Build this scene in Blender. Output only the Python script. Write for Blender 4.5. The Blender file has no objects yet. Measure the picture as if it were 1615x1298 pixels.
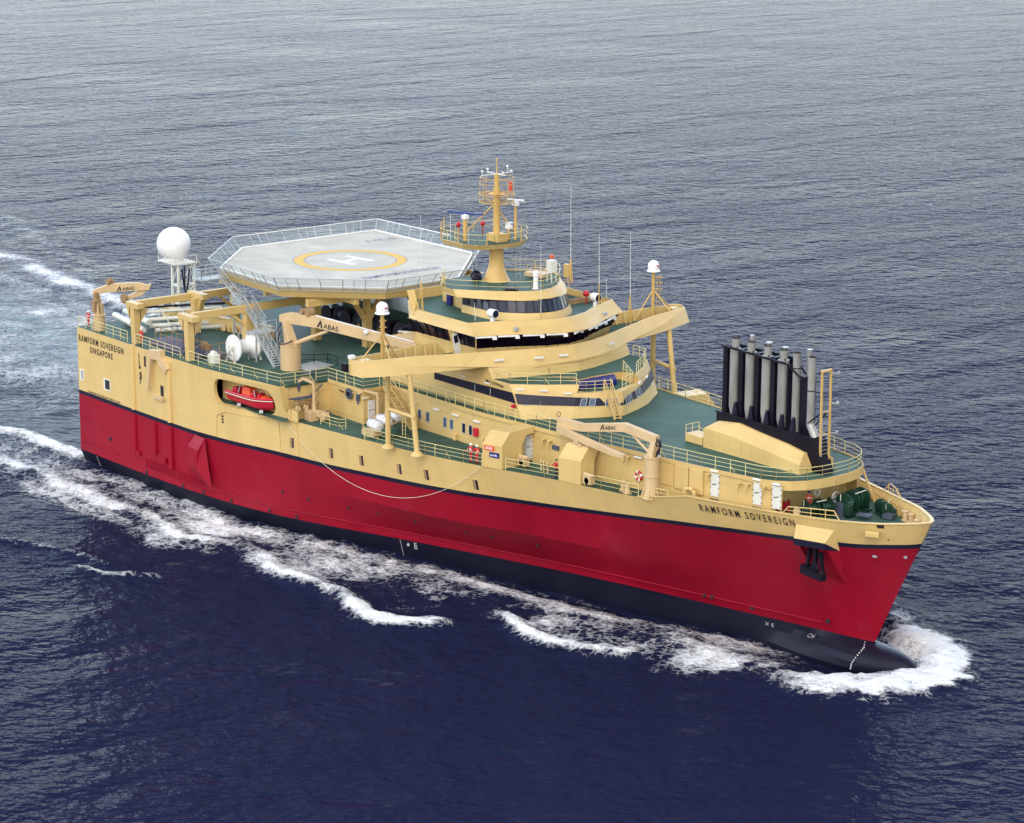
import bpy, bmesh, math, random
from mathutils import Vector, Matrix, noise
random.seed(7)
SC = bpy.context.scene
COL = SC.collection
# ---------------------------------------------------------------- camera
cam = bpy.data.objects.new('camera', bpy.data.cameras.new('camera')); COL.objects.link(cam)
R_ = Vector((0.63398364, 0.77331607, 0.0068565)); F_ = Vector((-0.74944312, 0.61655099, -0.24124653)); U_ = R_.cross(F_)
cam.matrix_world = Matrix(((R_.x, U_.x, -F_.x, 244.6258), (R_.y, U_.y, -F_.y, -161.6619), (R_.z, U_.z, -F_.z, 75.2807), (0, 0, 0, 1)))
cam.data.sensor_fit = 'HORIZONTAL'; cam.data.sensor_width = 36.0; cam.data.lens = 94.936
cam.data.clip_start = 1.0; cam.data.clip_end = 30000.0
SC.camera = cam
# ---------------------------------------------------------------- light: bright overcast
SUN_EL = math.radians(48); SUN_AZ = math.radians(-48)      # azimuth of the sun measured from +x
w = bpy.data.worlds.new('World'); SC.world = w; w.use_nodes = True
nt = w.node_tree; bg = nt.nodes['Background']
sky = nt.nodes.new('ShaderNodeTexSky'); sky.sky_type = 'NISHITA'; sky.sun_disc = False
sky.sun_elevation = SUN_EL; sky.sun_rotation = math.radians(90) - SUN_AZ
sky.air_density = 1.0; sky.dust_density = 4.0; sky.ozone_density = 1.0
hs = nt.nodes.new('ShaderNodeHueSaturation'); hs.inputs['Saturation'].default_value = 0.74
cl = nt.nodes.new('ShaderNodeTexCoord'); cn = nt.nodes.new('ShaderNodeTexNoise'); cn.inputs['Scale'].default_value = 2.2; cn.inputs['Detail'].default_value = 5
cr = nt.nodes.new('ShaderNodeMapRange'); cr.inputs['From Min'].default_value = .3; cr.inputs['From Max'].default_value = .7; cr.inputs['To Min'].default_value = .8; cr.inputs['To Max'].default_value = 1.25
mm = nt.nodes.new('ShaderNodeVectorMath'); mm.operation = 'SCALE'
nt.links.new(cl.outputs['Generated'], cn.inputs['Vector']); nt.links.new(cn.outputs['Fac'], cr.inputs['Value'])
nt.links.new(sky.outputs[0], hs.inputs['Color']); nt.links.new(hs.outputs[0], mm.inputs[0]); nt.links.new(cr.outputs[0], mm.inputs['Scale'])
sx = nt.nodes.new('ShaderNodeSeparateXYZ'); nt.links.new(cl.outputs['Generated'], sx.inputs[0])
e1 = nt.nodes.new('ShaderNodeMapRange'); e1.inputs['From Min'].default_value = .05; e1.inputs['From Max'].default_value = .8; e1.inputs['To Min'].default_value = 8.0; e1.inputs['To Max'].default_value = 1.6
nt.links.new(sx.outputs['Z'], e1.inputs['Value'])
dt = nt.nodes.new('ShaderNodeVectorMath'); dt.operation = 'DOT_PRODUCT'; dt.inputs[1].default_value = (math.cos(math.radians(162)), math.sin(math.radians(162)), 0); nt.links.new(cl.outputs['Generated'], dt.inputs[0])
e2 = nt.nodes.new('ShaderNodeMapRange'); e2.inputs['From Min'].default_value = -.5; e2.inputs['From Max'].default_value = 1.0; e2.inputs['To Min'].default_value = .36; e2.inputs['To Max'].default_value = 1.75; nt.links.new(dt.outputs['Value'], e2.inputs['Value'])
m3 = nt.nodes.new('ShaderNodeMath'); m3.operation = 'MULTIPLY'; nt.links.new(e1.outputs[0], m3.inputs[0]); nt.links.new(e2.outputs[0], m3.inputs[1])
m4 = nt.nodes.new('ShaderNodeVectorMath'); m4.operation = 'SCALE'; nt.links.new(mm.outputs[0], m4.inputs[0]); nt.links.new(m3.outputs[0], m4.inputs['Scale'])
nt.links.new(m4.outputs[0], bg.inputs['Color']); bg.inputs['Strength'].default_value = 0.15
sl = bpy.data.lights.new('sun', 'SUN'); sl.energy = .85; sl.angle = math.radians(22); sl.color = (1, .95, .87)
so = bpy.data.objects.new('sun', sl); COL.objects.link(so)
sd = Vector((math.cos(SUN_EL)*math.cos(SUN_AZ), math.cos(SUN_EL)*math.sin(SUN_AZ), math.sin(SUN_EL)))
so.rotation_euler = sd.to_track_quat('Z', 'Y').to_euler()
SC.view_settings.view_transform = 'Standard'; SC.view_settings.look = 'None'; SC.view_settings.exposure = -0.17; SC.view_settings.gamma = 1.0
SC.view_settings.use_curve_mapping = False
# ---------------------------------------------------------------- materials
def paint(name, rgb, rough=.45, var=.10, scale=.35, rust=0.0, bump=0.0, metallic=0.0, streak=True, spec=.5, seams=0, scuff=0):
    m = bpy.data.materials.new(name); m.use_nodes = True; t = m.node_tree; b = t.nodes['Principled BSDF']
    N = t.nodes.new; L = t.links.new
    tc = N('ShaderNodeTexCoord'); mp = N('ShaderNodeMapping'); mp.inputs['Scale'].default_value = (1, 1, .25 if streak else 1)
    n = N('ShaderNodeTexNoise'); n.inputs['Scale'].default_value = scale; n.inputs['Detail'].default_value = 8; n.inputs['Roughness'].default_value = .65
    L(tc.outputs['Object'], mp.inputs[0]); L(mp.outputs[0], n.inputs['Vector'])
    mr = N('ShaderNodeMapRange'); mr.inputs['From Min'].default_value = .3; mr.inputs['From Max'].default_value = .7
    mr.inputs['To Min'].default_value = 1-var; mr.inputs['To Max'].default_value = 1+var*.6
    L(n.outputs['Fac'], mr.inputs['Value'])
    sc = N('ShaderNodeVectorMath'); sc.operation = 'SCALE'; sc.inputs[0].default_value = rgb
    L(mr.outputs[0], sc.inputs['Scale']); last = sc.outputs[0]
    if rust > 0:
        n2 = N('ShaderNodeTexNoise'); n2.inputs['Scale'].default_value = 1.3; n2.inputs['Detail'].default_value = 9; n2.inputs['Roughness'].default_value = .7
        L(mp.outputs[0], n2.inputs['Vector'])
        m2 = N('ShaderNodeMapRange'); m2.inputs['From Min'].default_value = .62; m2.inputs['From Max'].default_value = .76; m2.inputs['To Max'].default_value = rust
        L(n2.outputs['Fac'], m2.inputs['Value'])
        mx = N('ShaderNodeMix'); mx.data_type = 'RGBA'; mx.inputs['B'].default_value = (.22, .09, .035, 1)
        L(m2.outputs[0], mx.inputs['Factor']); L(last, mx.inputs['A']); last = mx.outputs['Result']
    sm = None
    if scuff > 0:
        n4 = N('ShaderNodeTexNoise'); n4.inputs['Scale'].default_value = .09; n4.inputs['Detail'].default_value = 10; n4.inputs['Roughness'].default_value = .72; L(tc.outputs['Object'], n4.inputs['Vector'])
        m4 = N('ShaderNodeMapRange'); m4.inputs['From Min'].default_value = .56; m4.inputs['From Max'].default_value = .78; m4.inputs['To Max'].default_value = scuff; L(n4.outputs['Fac'], m4.inputs['Value'])
        mx = N('ShaderNodeMix'); mx.data_type = 'RGBA'; mx.inputs['B'].default_value = (min(1, rgb[0]*.9+.12), rgb[1]*.9+.10, rgb[2]*.9+.12, 1); L(m4.outputs[0], mx.inputs['Factor']); L(last, mx.inputs['A']); last = mx.outputs['Result']
    if seams:
        sp_ = N('ShaderNodeSeparateXYZ'); cb = N('ShaderNodeCombineXYZ'); L(tc.outputs['Object'], sp_.inputs[0]); L(sp_.outputs['X'], cb.inputs['X']); L(sp_.outputs['Z'], cb.inputs['Y'])
        br = N('ShaderNodeTexBrick'); br.inputs['Scale'].default_value = 1; br.inputs['Brick Width'].default_value = 6.4; br.inputs['Row Height'].default_value = 2.3; br.inputs['Mortar Size'].default_value = .03; br.inputs['Mortar Smooth'].default_value = .5; L(cb.outputs[0], br.inputs['Vector']); sm = br.outputs['Fac']
        ms_ = N('ShaderNodeMapRange'); ms_.inputs['To Min'].default_value = 1; ms_.inputs['To Max'].default_value = .86; L(sm, ms_.inputs['Value']); v5 = N('ShaderNodeVectorMath'); v5.operation = 'SCALE'; L(last, v5.inputs[0]); L(ms_.outputs[0], v5.inputs['Scale']); last = v5.outputs[0]
    L(last, b.inputs['Base Color'])
    r = N('ShaderNodeMapRange'); r.inputs['To Min'].default_value = max(.02, rough-.1); r.inputs['To Max'].default_value = rough+.12
    L(n.outputs['Fac'], r.inputs['Value']); L(r.outputs[0], b.inputs['Roughness'])
    b.inputs['Metallic'].default_value = metallic; b.inputs['Specular IOR Level'].default_value = spec
    if bump > 0:
        n3 = N('ShaderNodeTexNoise'); n3.inputs['Scale'].default_value = .8; n3.inputs['Detail'].default_value = 3
        L(tc.outputs['Object'], n3.inputs['Vector'])
        bp = N('ShaderNodeBump'); bp.inputs['Distance'].default_value = bump; bp.inputs['Strength'].default_value = 1
        L(n3.outputs['Fac'], bp.inputs['Height']); L(bp.outputs[0], b.inputs['Normal'])
    return m
YEL = (.64, .455, .172)
M = dict(
 yellow=paint('cream_yellow_paint', YEL, .5, .12, .3, rust=.20, bump=.05, seams=1),
 yellow2=paint('cream_yellow_crane_paint', (.61, .44, .23), .5, .14, .5, rust=.25),
 mast=paint('mast_yellow_paint', (.60, .39, .12), .5, .14, .5, rust=.25),
 railing=paint('railing_paint', (.70, .62, .28), .5, .1, .5),
 red=paint('red_hull_paint', (.28, .003, .018), .48, .20, .12, bump=.05, seams=1, scuff=.20, spec=.2),
 navy=paint('antifouling_paint', (.0055, .006, .018), .5, .2, .3, spec=.25),
 band=paint('dark_band_paint', (.010, .010, .028), .35, .2, 1, spec=.3),
 green=paint('green_deck_paint', (.058, .118, .093), .62, .50, .16, rust=.18, streak=False, spec=.1),
 greend=paint('dark_green_machinery_paint', (.006, .036, .019), .4, .4, 1),
 white=paint('white_paint', (.80, .80, .78), .4, .06, 1),
 offwhite=paint('offwhite_paint', (.68, .69, .62), .45, .08, 1, rust=.15),
 pad=paint('helideck_grey_paint', (.52, .50, .425), .85, .22, .3, rust=.18, streak=False, spec=.2),
 galv=paint('galvanised_steel', (.44, .47, .48), .5, .2, 1, metallic=.2),
 steel=paint('stainless_pipe', (.36, .355, .335), .4, .45, .5, metallic=.3, rust=.15),
 black=paint('black_paint', (.007, .005, .012), .55, .3, 1, spec=.2),
 soot=paint('soot_black', (.004, .004, .004), .9, .1, 1),
 bluegrey=paint('blue_grey_paint', (.075, .085, .13), .55, .3, 1, rust=.2),
 blue=paint('blue_plastic', (.015, .035, .24), .5, .2, 1),
 tarp=paint('blue_tarpaulin', (.006, .008, .16), .5, .3, 1.5, bump=.1),
 orange=paint('orange_plastic', (.75, .09, .02), .5, .12, 1),
 crimson=paint('crimson_plastic', (.52, .01, .03), .4, .15, 1),
 text=paint('black_lettering', (.014, .008, .012), .6, .1, 1),
 wtext=paint('white_lettering', (.75, .75, .73), .6, .1, 1),
 ring=paint('yellow_ring_paint', (.66, .40, .03), .7, .1, 1, streak=False),
 rustm=paint('rusty_steel', (.33, .21, .10), .8, .4, 2, rust=.7),
 hose=paint('black_rubber_hose', (.01, .012, .03), .5, .1, 1),
 rope=paint('pale_rope', (.70, .64, .50), .8, .1, 2),
 skin=paint('skin', (.50, .27, .18), .5, .05, 2),
 redcloth=paint('red_coverall_cloth', (.55, .012, .02), .8, .15, 3),
 orcloth=paint('orange_cloth', (.80, .07, .02), .8, .15, 3),
 navycloth=paint('navy_cloth', (.012, .012, .05), .8, .15, 3),
 hair=paint('dark_hair', (.012, .008, .006), .7, .1, 3),
 reflect=paint('reflective_tape', (.7, .7, .66), .4, .05, 3),
 sternwood=paint('purple_grey_grating', (.10, .09, .16), .7, .2, 2),
)
def glass(name, rgb, rough=.06):
    m = bpy.data.materials.new(name); m.use_nodes = True; t = m.node_tree; b = t.nodes['Principled BSDF']
    n = t.nodes.new('ShaderNodeTexNoise'); n.inputs['Scale'].default_value = .9; tc = t.nodes.new('ShaderNodeTexCoord')
    t.links.new(tc.outputs['Object'], n.inputs['Vector'])
    rp = t.nodes.new('ShaderNodeMapRange'); rp.inputs['To Min'].default_value = .4; rp.inputs['To Max'].default_value = 1.6
    v = t.nodes.new('ShaderNodeVectorMath'); v.operation = 'SCALE'; v.inputs[0].default_value = rgb
    t.links.new(n.outputs['Fac'], rp.inputs['Value']); t.links.new(rp.outputs[0], v.inputs['Scale']); t.links.new(v.outputs[0], b.inputs['Base Color'])
    b.inputs['Roughness'].default_value = rough; b.inputs['Specular IOR Level'].default_value = .35
    return m
M['glass'] = glass('dark_window_glass', (.012, .014, .035))
M['glassb'] = glass('blue_window_glass', (.07, .10, .16))
M['glassd'] = glass('grey_window_glass', (.025, .032, .05), .12)
M['glassr'] = glass('bridge_glass', (.008, .003, .012))
def netting():
    m = bpy.data.materials.new('safety_netting'); m.use_nodes = True; t = m.node_tree; b = t.nodes['Principled BSDF']
    b.inputs['Base Color'].default_value = (.42, .50, .52, 1); b.inputs['Roughness'].default_value = .8
    tr = t.nodes.new('ShaderNodeBsdfTransparent'); mx = t.nodes.new('ShaderNodeMixShader')
    n = t.nodes.new('ShaderNodeTexNoise'); n.inputs['Scale'].default_value = 6
    mr = t.nodes.new('ShaderNodeMapRange'); mr.inputs['To Min'].default_value = .12; mr.inputs['To Max'].default_value = .42
    t.links.new(n.outputs['Fac'], mr.inputs['Value']); t.links.new(mr.outputs[0], mx.inputs[0])
    t.links.new(tr.outputs[0], mx.inputs[1]); t.links.new(b.outputs[0], mx.inputs[2]); t.links.new(mx.outputs[0], t.nodes['Material Output'].inputs['Surface'])
    return m
M['net'] = netting()
# ---------------------------------------------------------------- helpers
def tag(o, label=None, cat=None, group=None, kind=None):
    if label: o['label'] = label
    if cat: o['category'] = cat
    if group: o['group'] = group
    if kind: o['kind'] = kind
    return o
def empty(name, loc=(0, 0, 0), rz=0, parent=None):
    o = bpy.data.objects.new(name, None); COL.objects.link(o); o.location = loc; o.rotation_euler = (0, 0, rz)
    o.empty_display_size = .5
    if parent: o.parent = parent
    return o
class MB:
    def __init__(s): s.v = []; s.f = []; s.mi = []; s.cur = 0
    def add(s, vs, fs):
        b = len(s.v); s.v += [tuple(v) for v in vs]; s.f += [tuple(i+b for i in f) for f in fs]; s.mi += [s.cur]*len(fs); return s
    def box(s, c, d, rz=0, M4=None):
        hx, hy, hz = d[0]/2, d[1]/2, d[2]/2; cs, sn = math.cos(rz), math.sin(rz); vs = []
        for z in (-hz, hz):
            for x, y in ((-hx, -hy), (hx, -hy), (hx, hy), (-hx, hy)):
                vs.append((c[0]+x*cs-y*sn, c[1]+x*sn+y*cs, c[2]+z))
        return s.add(vs, [(3, 2, 1, 0), (4, 5, 6, 7), (0, 1, 5, 4), (1, 2, 6, 5), (2, 3, 7, 6), (3, 0, 4, 7)])
    def beam(s, p, q, w, h=None, w2=None, h2=None):
        h = h or w; w2 = w2 or w; h2 = h2 or h
        p, q = Vector(p), Vector(q); d = (q-p).normalized()
        up = Vector((0, 0, 1)) if abs(d.z) < .95 else Vector((1, 0, 0))
        r = d.cross(up).normalized(); u = r.cross(d)
        vs = [p+r*a*w/2+u*b*h/2 for a, b in ((-1, -1), (1, -1), (1, 1), (-1, 1))]+[q+r*a*w2/2+u*b*h2/2 for a, b in ((-1, -1), (1, -1), (1, 1), (-1, 1))]
        return s.add(vs, [(0, 1, 2, 3), (7, 6, 5, 4), (1, 0, 4, 5), (2, 1, 5, 6), (3, 2, 6, 7), (0, 3, 7, 4)])
    def tube(s, p, q, r, r2=None, n=8, cap=True):
        r2 = r if r2 is None else r2; p, q = Vector(p), Vector(q); d = (q-p)
        if d.length < 1e-6: return s
        d.normalize(); up = Vector((0, 0, 1)) if abs(d.z) < .95 else Vector((1, 0, 0))
        a = d.cross(up).normalized(); b = a.cross(d); vs = []
        for c, rr in ((p, r), (q, r2)):
            for i in range(n):
                t = 2*math.pi*i/n; vs.append(c+a*math.cos(t)*rr+b*math.sin(t)*rr)
        fs = [(i, (i+1) % n, n+(i+1) % n, n+i) for i in range(n)]
        if cap: fs += [tuple(range(n-1, -1, -1)), tuple(range(n, 2*n))]
        return s.add(vs, fs)
    def path(s, pts, r, n=6):
        for a, b in zip(pts, pts[1:]): s.tube(a, b, r, n=n)
        return s
    def prism(s, poly, z0, z1, poly2=None, cap=True):
        n = len(poly); poly2 = poly2 or poly
        g0 = z0 if callable(z0) else (lambda x, y: z0); g1 = z1 if callable(z1) else (lambda x, y: z1)
        vs = [(x, y, g0(x, y)) for x, y in poly]+[(x, y, g1(x, y)) for x, y in poly2]
        fs = [(i, (i+1) % n, n+(i+1) % n, n+i) for i in range(n)]
        if cap: fs += [tuple(range(n-1, -1, -1)), tuple(range(n, 2*n))]
        return s.add(vs, fs)
    def strip(s, A, B):      # ruled quads between two 3D polylines
        n = len(A); return s.add(list(A)+list(B), [(i, i+1, n+i+1, n+i) for i in range(n-1)])
    def thick(s, A, B, off):  # ruled wall with thickness: A bottom line, B top line, off offset vector function
        A2 = [Vector(a)+off(a) for a in A]; B2 = [Vector(b)+off(b) for b in B]
        s.strip(A, B); s.strip(B, B2); s.strip(B2, A2); s.strip(A2, A)
        s.add([A[0], B[0], B2[0], A2[0]], [(0, 1, 2, 3)]); s.add([A[-1], A2[-1], B2[-1], B[-1]], [(0, 1, 2, 3)]); return s
    def lathe(s, prof, c, n=20, axis='z'):
        vs = []
        for r, h in prof:
            for i in range(n):
                t = 2*math.pi*i/n; a, b = r*math.cos(t), r*math.sin(t)
                if axis == 'z': vs.append((c[0]+a, c[1]+b, c[2]+h))
                elif axis == 'y': vs.append((c[0]+a, c[1]+h, c[2]+b))
                else: vs.append((c[0]+h, c[1]+a, c[2]+b))
        m = len(prof); fs = []
        for j in range(m-1):
            for i in range(n): fs.append((j*n+i, j*n+(i+1) % n, (j+1)*n+(i+1) % n, (j+1)*n+i))
        fs += [tuple(range(n-1, -1, -1)), tuple(range((m-1)*n, m*n))]
        return s.add(vs, fs)
    def sphere(s, c, r, n=16, sc=(1, 1, 1)):
        prof = [(max(.001, math.sin(math.pi*j/(n//2)))*r, -math.cos(math.pi*j/(n//2))*r*sc[2]) for j in range(n//2+1)]
        b = len(s.v); s.lathe(prof, c, n)
        if sc[0] != 1 or sc[1] != 1:
            for i in range(b, len(s.v)):
                x, y, z = s.v[i]; s.v[i] = (c[0]+(x-c[0])*sc[0], c[1]+(y-c[1])*sc[1], z)
        return s
    def torus(s, c, R, r, axis='z', n=20, m=8):
        vs = []; fs = []
        for i in range(n):
            t = 2*math.pi*i/n
            for j in range(m):
                u = 2*math.pi*j/m; q = R+r*math.cos(u); a, b, h = q*math.cos(t), q*math.sin(t), r*math.sin(u)
                vs.append({'z': (c[0]+a, c[1]+b, c[2]+h), 'y': (c[0]+a, c[1]+h, c[2]+b), 'x': (c[0]+h, c[1]+a, c[2]+b)}[axis])
        for i in range(n):
            for j in range(m): fs.append((i*m+j, ((i+1) % n)*m+j, ((i+1) % n)*m+(j+1) % m, i*m+(j+1) % m))
        return s.add(vs, fs)
    def build(s, name, mat, parent=None, smooth=False, bevel=0, normals=True):
        me = bpy.data.meshes.new(name); me.from_pydata(s.v, [], s.f)
        mats = mat if isinstance(mat, (list, tuple)) else [mat]
        for m in mats: me.materials.append(M[m] if isinstance(m, str) else m)
        if len(mats) > 1: me.polygons.foreach_set('material_index', s.mi)
        if normals:
            bm = bmesh.new(); bm.from_mesh(me); bmesh.ops.recalc_face_normals(bm, faces=bm.faces); bm.to_mesh(me); bm.free()
        if smooth:
            me.polygons.foreach_set('use_smooth', [True]*len(me.polygons)); me.set_sharp_from_angle(angle=math.radians(38))
        me.update(); o = bpy.data.objects.new(name, me); COL.objects.link(o)
        if parent: o.parent = parent
        if bevel:
            b = o.modifiers.new('bevel', 'BEVEL'); b.width = bevel; b.segments = 2; b.limit_method = 'ANGLE'; b.angle_limit = math.radians(35)
        return o
def mir(pts): return [(x, y) for x, y in pts]+[(x, -y) for x, y in reversed(pts) if abs(y) > 1e-6]
# outlines are given for the starboard half from aft to bow as (x, half breadth)
def full(half):  # closed outline, starboard side negative y
    a = [(x, -y) for x, y in half]; b = [(x, y) for x, y in reversed(half) if abs(y) > 1e-6]
    return a+b
def rail(name, pts, parent, h=1.1, bars=3, sp=1.5, r=.028, mat='railing'):
    m = MB()
    for a, b in zip(pts, pts[1:]):
        a, b = Vector(a), Vector(b); L = (b-a).length; n = max(1, round(L/sp))
        for i in range(n+1):
            p = a.lerp(b, i/n); m.tube(p, p+Vector((0, 0, h)), r*1.15, n=5)
            if i % 4 == 2: m.tube(p+Vector((0, 0, h*.55)), p+Vector((.28, .28*(1 if p.y < 0 else -1), 0)), r, n=4)
        for k in range(1, bars+1): m.tube(a+Vector((0, 0, h*k/bars)), b+Vector((0, 0, h*k/bars)), r*(1.25 if k == bars else .8), n=5)
    return m.build(name, mat, parent)
def ladder(m, p, q, w=.45, axis=(0, 1, 0), r=.03, step=.35):
    p, q, ax = Vector(p), Vector(q), Vector(axis).normalized()*w/2
    m.tube(p+ax, q+ax, r, n=5); m.tube(p-ax, q-ax, r, n=5); n = int((q-p).length/step)
    for i in range(1, n): c = p.lerp(q, i/n); m.tube(c+ax, c-ax, r*.7, n=4)
def text_mesh(s, size, bold=.0, sp=1.0):
    cu = bpy.data.curves.new('lettering', 'FONT'); cu.body = s; cu.size = size; cu.offset = bold; cu.space_character = sp; cu.resolution_u = 3; cu.align_x = 'LEFT'
    o = bpy.data.objects.new('lettering', cu); COL.objects.link(o); bpy.context.view_layer.update()
    me = bpy.data.meshes.new_from_object(o.evaluated_get(bpy.context.evaluated_depsgraph_get()))
    vs = [tuple(v.co) for v in me.vertices]; fs = [tuple(p.vertices) for p in me.polygons]
    bpy.data.objects.remove(o); bpy.data.curves.remove(cu); bpy.data.meshes.remove(me)
    return vs, fs
def lettering(name, s, width, height, fn, mat, parent, bold=.0, sp=1.0):
    """fn(u, v) maps the flat lettering (u 0..width, v 0..height) onto a surface"""
    vs, fs = text_mesh(s, 1.0, bold, sp)
    x0 = min(v[0] for v in vs); x1 = max(v[0] for v in vs); y0 = min(v[1] for v in vs); y1 = max(v[1] for v in vs)
    # split long edges by triangulated bmesh so that letters follow curved plates
    me = bpy.data.meshes.new(name); me.from_pydata([((v[0]-x0)/(x1-x0)*width, (v[1]-y0)/(y1-y0)*height, 0) for v in vs], [], fs)
    for v in me.vertices: v.co = fn(v.co.x, v.co.y)
    me.materials.append(M[mat]); me.update(); o = bpy.data.objects.new(name, me); COL.objects.link(o)
    if parent: o.parent = parent
    return o
def plane_fn(o, ux, uv):
    o, ux, uv = Vector(o), Vector(ux).normalized(), Vector(uv).normalized()
    return lambda a, b: o+ux*a+uv*b
# ---------------------------------------------------------------- hull form
B1 = [(-5,20),(0,20),(11,20),(21,19.7),(30.7,18.55),(38.7,16.5),(47.8,13.3),(59.3,9.6),(68.5,6.9),(78.8,4.3),(84.5,2.95),(90.7,1.5),(94.5,.62),(96,.28),(96.65,0)]
BT = [(-5,20),(0,20),(22,20),(28,19.3),(34.6,18.0),(40,17.35),(45.3,16.75),(50,16.1),(54,15.45),(59.4,14.25),(62.5,13.35),(69,11.5),(74,10.4),(77.6,9.6),(82.6,8.4),(86,7.5),(90,6.3),(94.5,4.85),(97.5,3.75),(99.5,2.6),(101.2,1.35),(102.0,.6),(102.3,0)]
def itp(T, x):
    if x <= T[0][0]: return T[0][1]
    for i in range(len(T)-1):
        if x <= T[i+1][0]:
            x0, y0 = T[i]; x1, y1 = T[i+1]
            m0 = (y1-(T[i-1][1] if i > 0 else y0))/(x1-(T[i-1][0] if i > 0 else x0)); j = min(i+2, len(T)-1)
            m1 = (T[j][1]-y0)/(T[j][0]-x0); h = x1-x0; t = (x-x0)/h
            return (2*t**3-3*t*t+1)*y0+(t**3-2*t*t+t)*h*m0+(-2*t**3+3*t*t)*y1+(t**3-t*t)*h*m1
    return T[-1][1]
def lin(T, x):
    if x <= T[0][0]: return T[0][1]
    for (a, b), (c, d) in zip(T, T[1:]):
        if x <= c: return b+(d-b)*(x-a)/(c-a)
    return T[-1][1]
def XZ(z): return 96.65+.479*(max(z, 1.5)-1.5)
def bulb_r(t): return 2.5*math.sqrt(max(0, 1-((t-.42)/.58)**2.2)) if t > .42 else 2.5*math.sin(max(0, t)/.42*math.pi/2)
def hb(x, z):
    X = XZ(z); f = min(1, x/X); b1 = max(0, itp(B1, f*96.65)); bT = max(0, itp(BT, f*102.3))
    if z < 1.5:
        t = (x-84)/17.2; rb = bulb_r(t) if t > 0 else 0; zc = -1.15+max(0, x-90)*.12; e_ = 1-((z-zc)/max(.01, rb*.82))**2 if rb > .05 else 0
        return math.sqrt((b1*(1-.02*(1.5-z)))**2+(rb*rb*.96*e_ if e_ > 0 else 0))
    w_ = min(1.08, (z-1.5)/10.0); ex = max(0, min(z, 14.9)-11.5)*.22*max(0, min(1, (x-22)/12))*(1 if x < 37 else 0)
    if z < 2.3: g = .04*(z-1.5)/.8
    elif z < 5.3: g = .04+.74*(z-2.3)/3.0
    else: g = .78+.22*(z-5.3)/6.2
    k = max(0, min(1, (x-14)/14))*max(0, min(1, (88-x)/34)); q = w_*(1-k)+g*k
    return max(0, b1+(bT-b1)*q+ex)
ZB = [(0,8.05),(34,8.0),(42,8.05),(48,8.25),(60,8.55),(69,8.9),(76,9.4),(81,9.8),(87,10.2),(92.4,10.5),(98.6,10.85),(102.3,11.25)]
ZTOP = [(0,11.5),(77.6,11.5),(80.5,12.1),(82.6,12.6),(90,12.6),(95,12.7),(99.5,12.95),(102.3,13.25)]
UD = 14.85; LD = 11.5

ship = empty('survey_ship', (0, 0, 0))
tag(ship, 'large red and cream research ship with a helideck aft, steaming through the sea', 'ship')
# hull shell: rows of plates from keel to sheer, coloured in its real paint bands
def hull_rows(x):
    t = lin(ZB, x); zt = lin(ZTOP, x)
    return [-3.0, -1.5, -.6, 0.0, .5, 1.0, 1.5, 2.3, 3.8, 5.3, 6.6, t-.42, t, t+.5*(zt-t), zt]
ROWM = [1, 1, 1, 1, 1, 1, 0, 0, 0, 0, 0, 3, 2, 2]
fs_ = [i/150 for i in range(151)]; fs_ = sorted(set([round(f, 5) for f in fs_]+[.003, .972, .979, .984, .988, .991, .9945, .9965, .998, .999]))
hm = MB(); nr = 15
for side in (-1, 1):
    base = len(hm.v)
    for f in fs_:
        xg = f*102.3; rows = hull_rows(xg)
        for z in rows:
            x = f*XZ(z); x = x if z >= 1.5 else f*96.65
            hm.v.append((x, side*hb(x, z), z))
    for i in range(len(fs_)-1):
        for j in range(nr-1):
            a = base+i*nr+j; hm.f.append((a, a+nr, a+nr+1, a+1) if side < 0 else (a, a+1, a+nr+1, a+nr)); hm.mi.append(ROWM[j])
# transom
n0 = len(hm.v); rows = hull_rows(0)
for z in rows: hm.v += [(0, -20 if z >= 1.5 else -hb(0, z), z), (0, 20 if z >= 1.5 else hb(0, z), z)]
for j in range(nr-1): hm.f.append((n0+2*j, n0+2*j+2, n0+2*j+3, n0+2*j+1)); hm.mi.append(ROWM[j])
hull = hm.build('hull', ['red', 'navy', 'yellow', 'band'], ship, smooth=True); hull.data.set_sharp_from_angle(angle=math.radians(17))
# bulb
bl = MB(); prof = []
for j in range(25):
    t = .55+.45*(j/24)**.8; xx = 84+17.2*t; r = bulb_r(t)
    prof.append((max(r, .01), xx))
bl.lathe(prof, (0, 0, 0), 28, 'x')
bl.v = [(x, y*.98, z*.82-1.15+max(0, (x-90))*.12) for x, y, z in bl.v]
bl.build('bulbous_bow', 'navy', hull, smooth=True)
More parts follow.
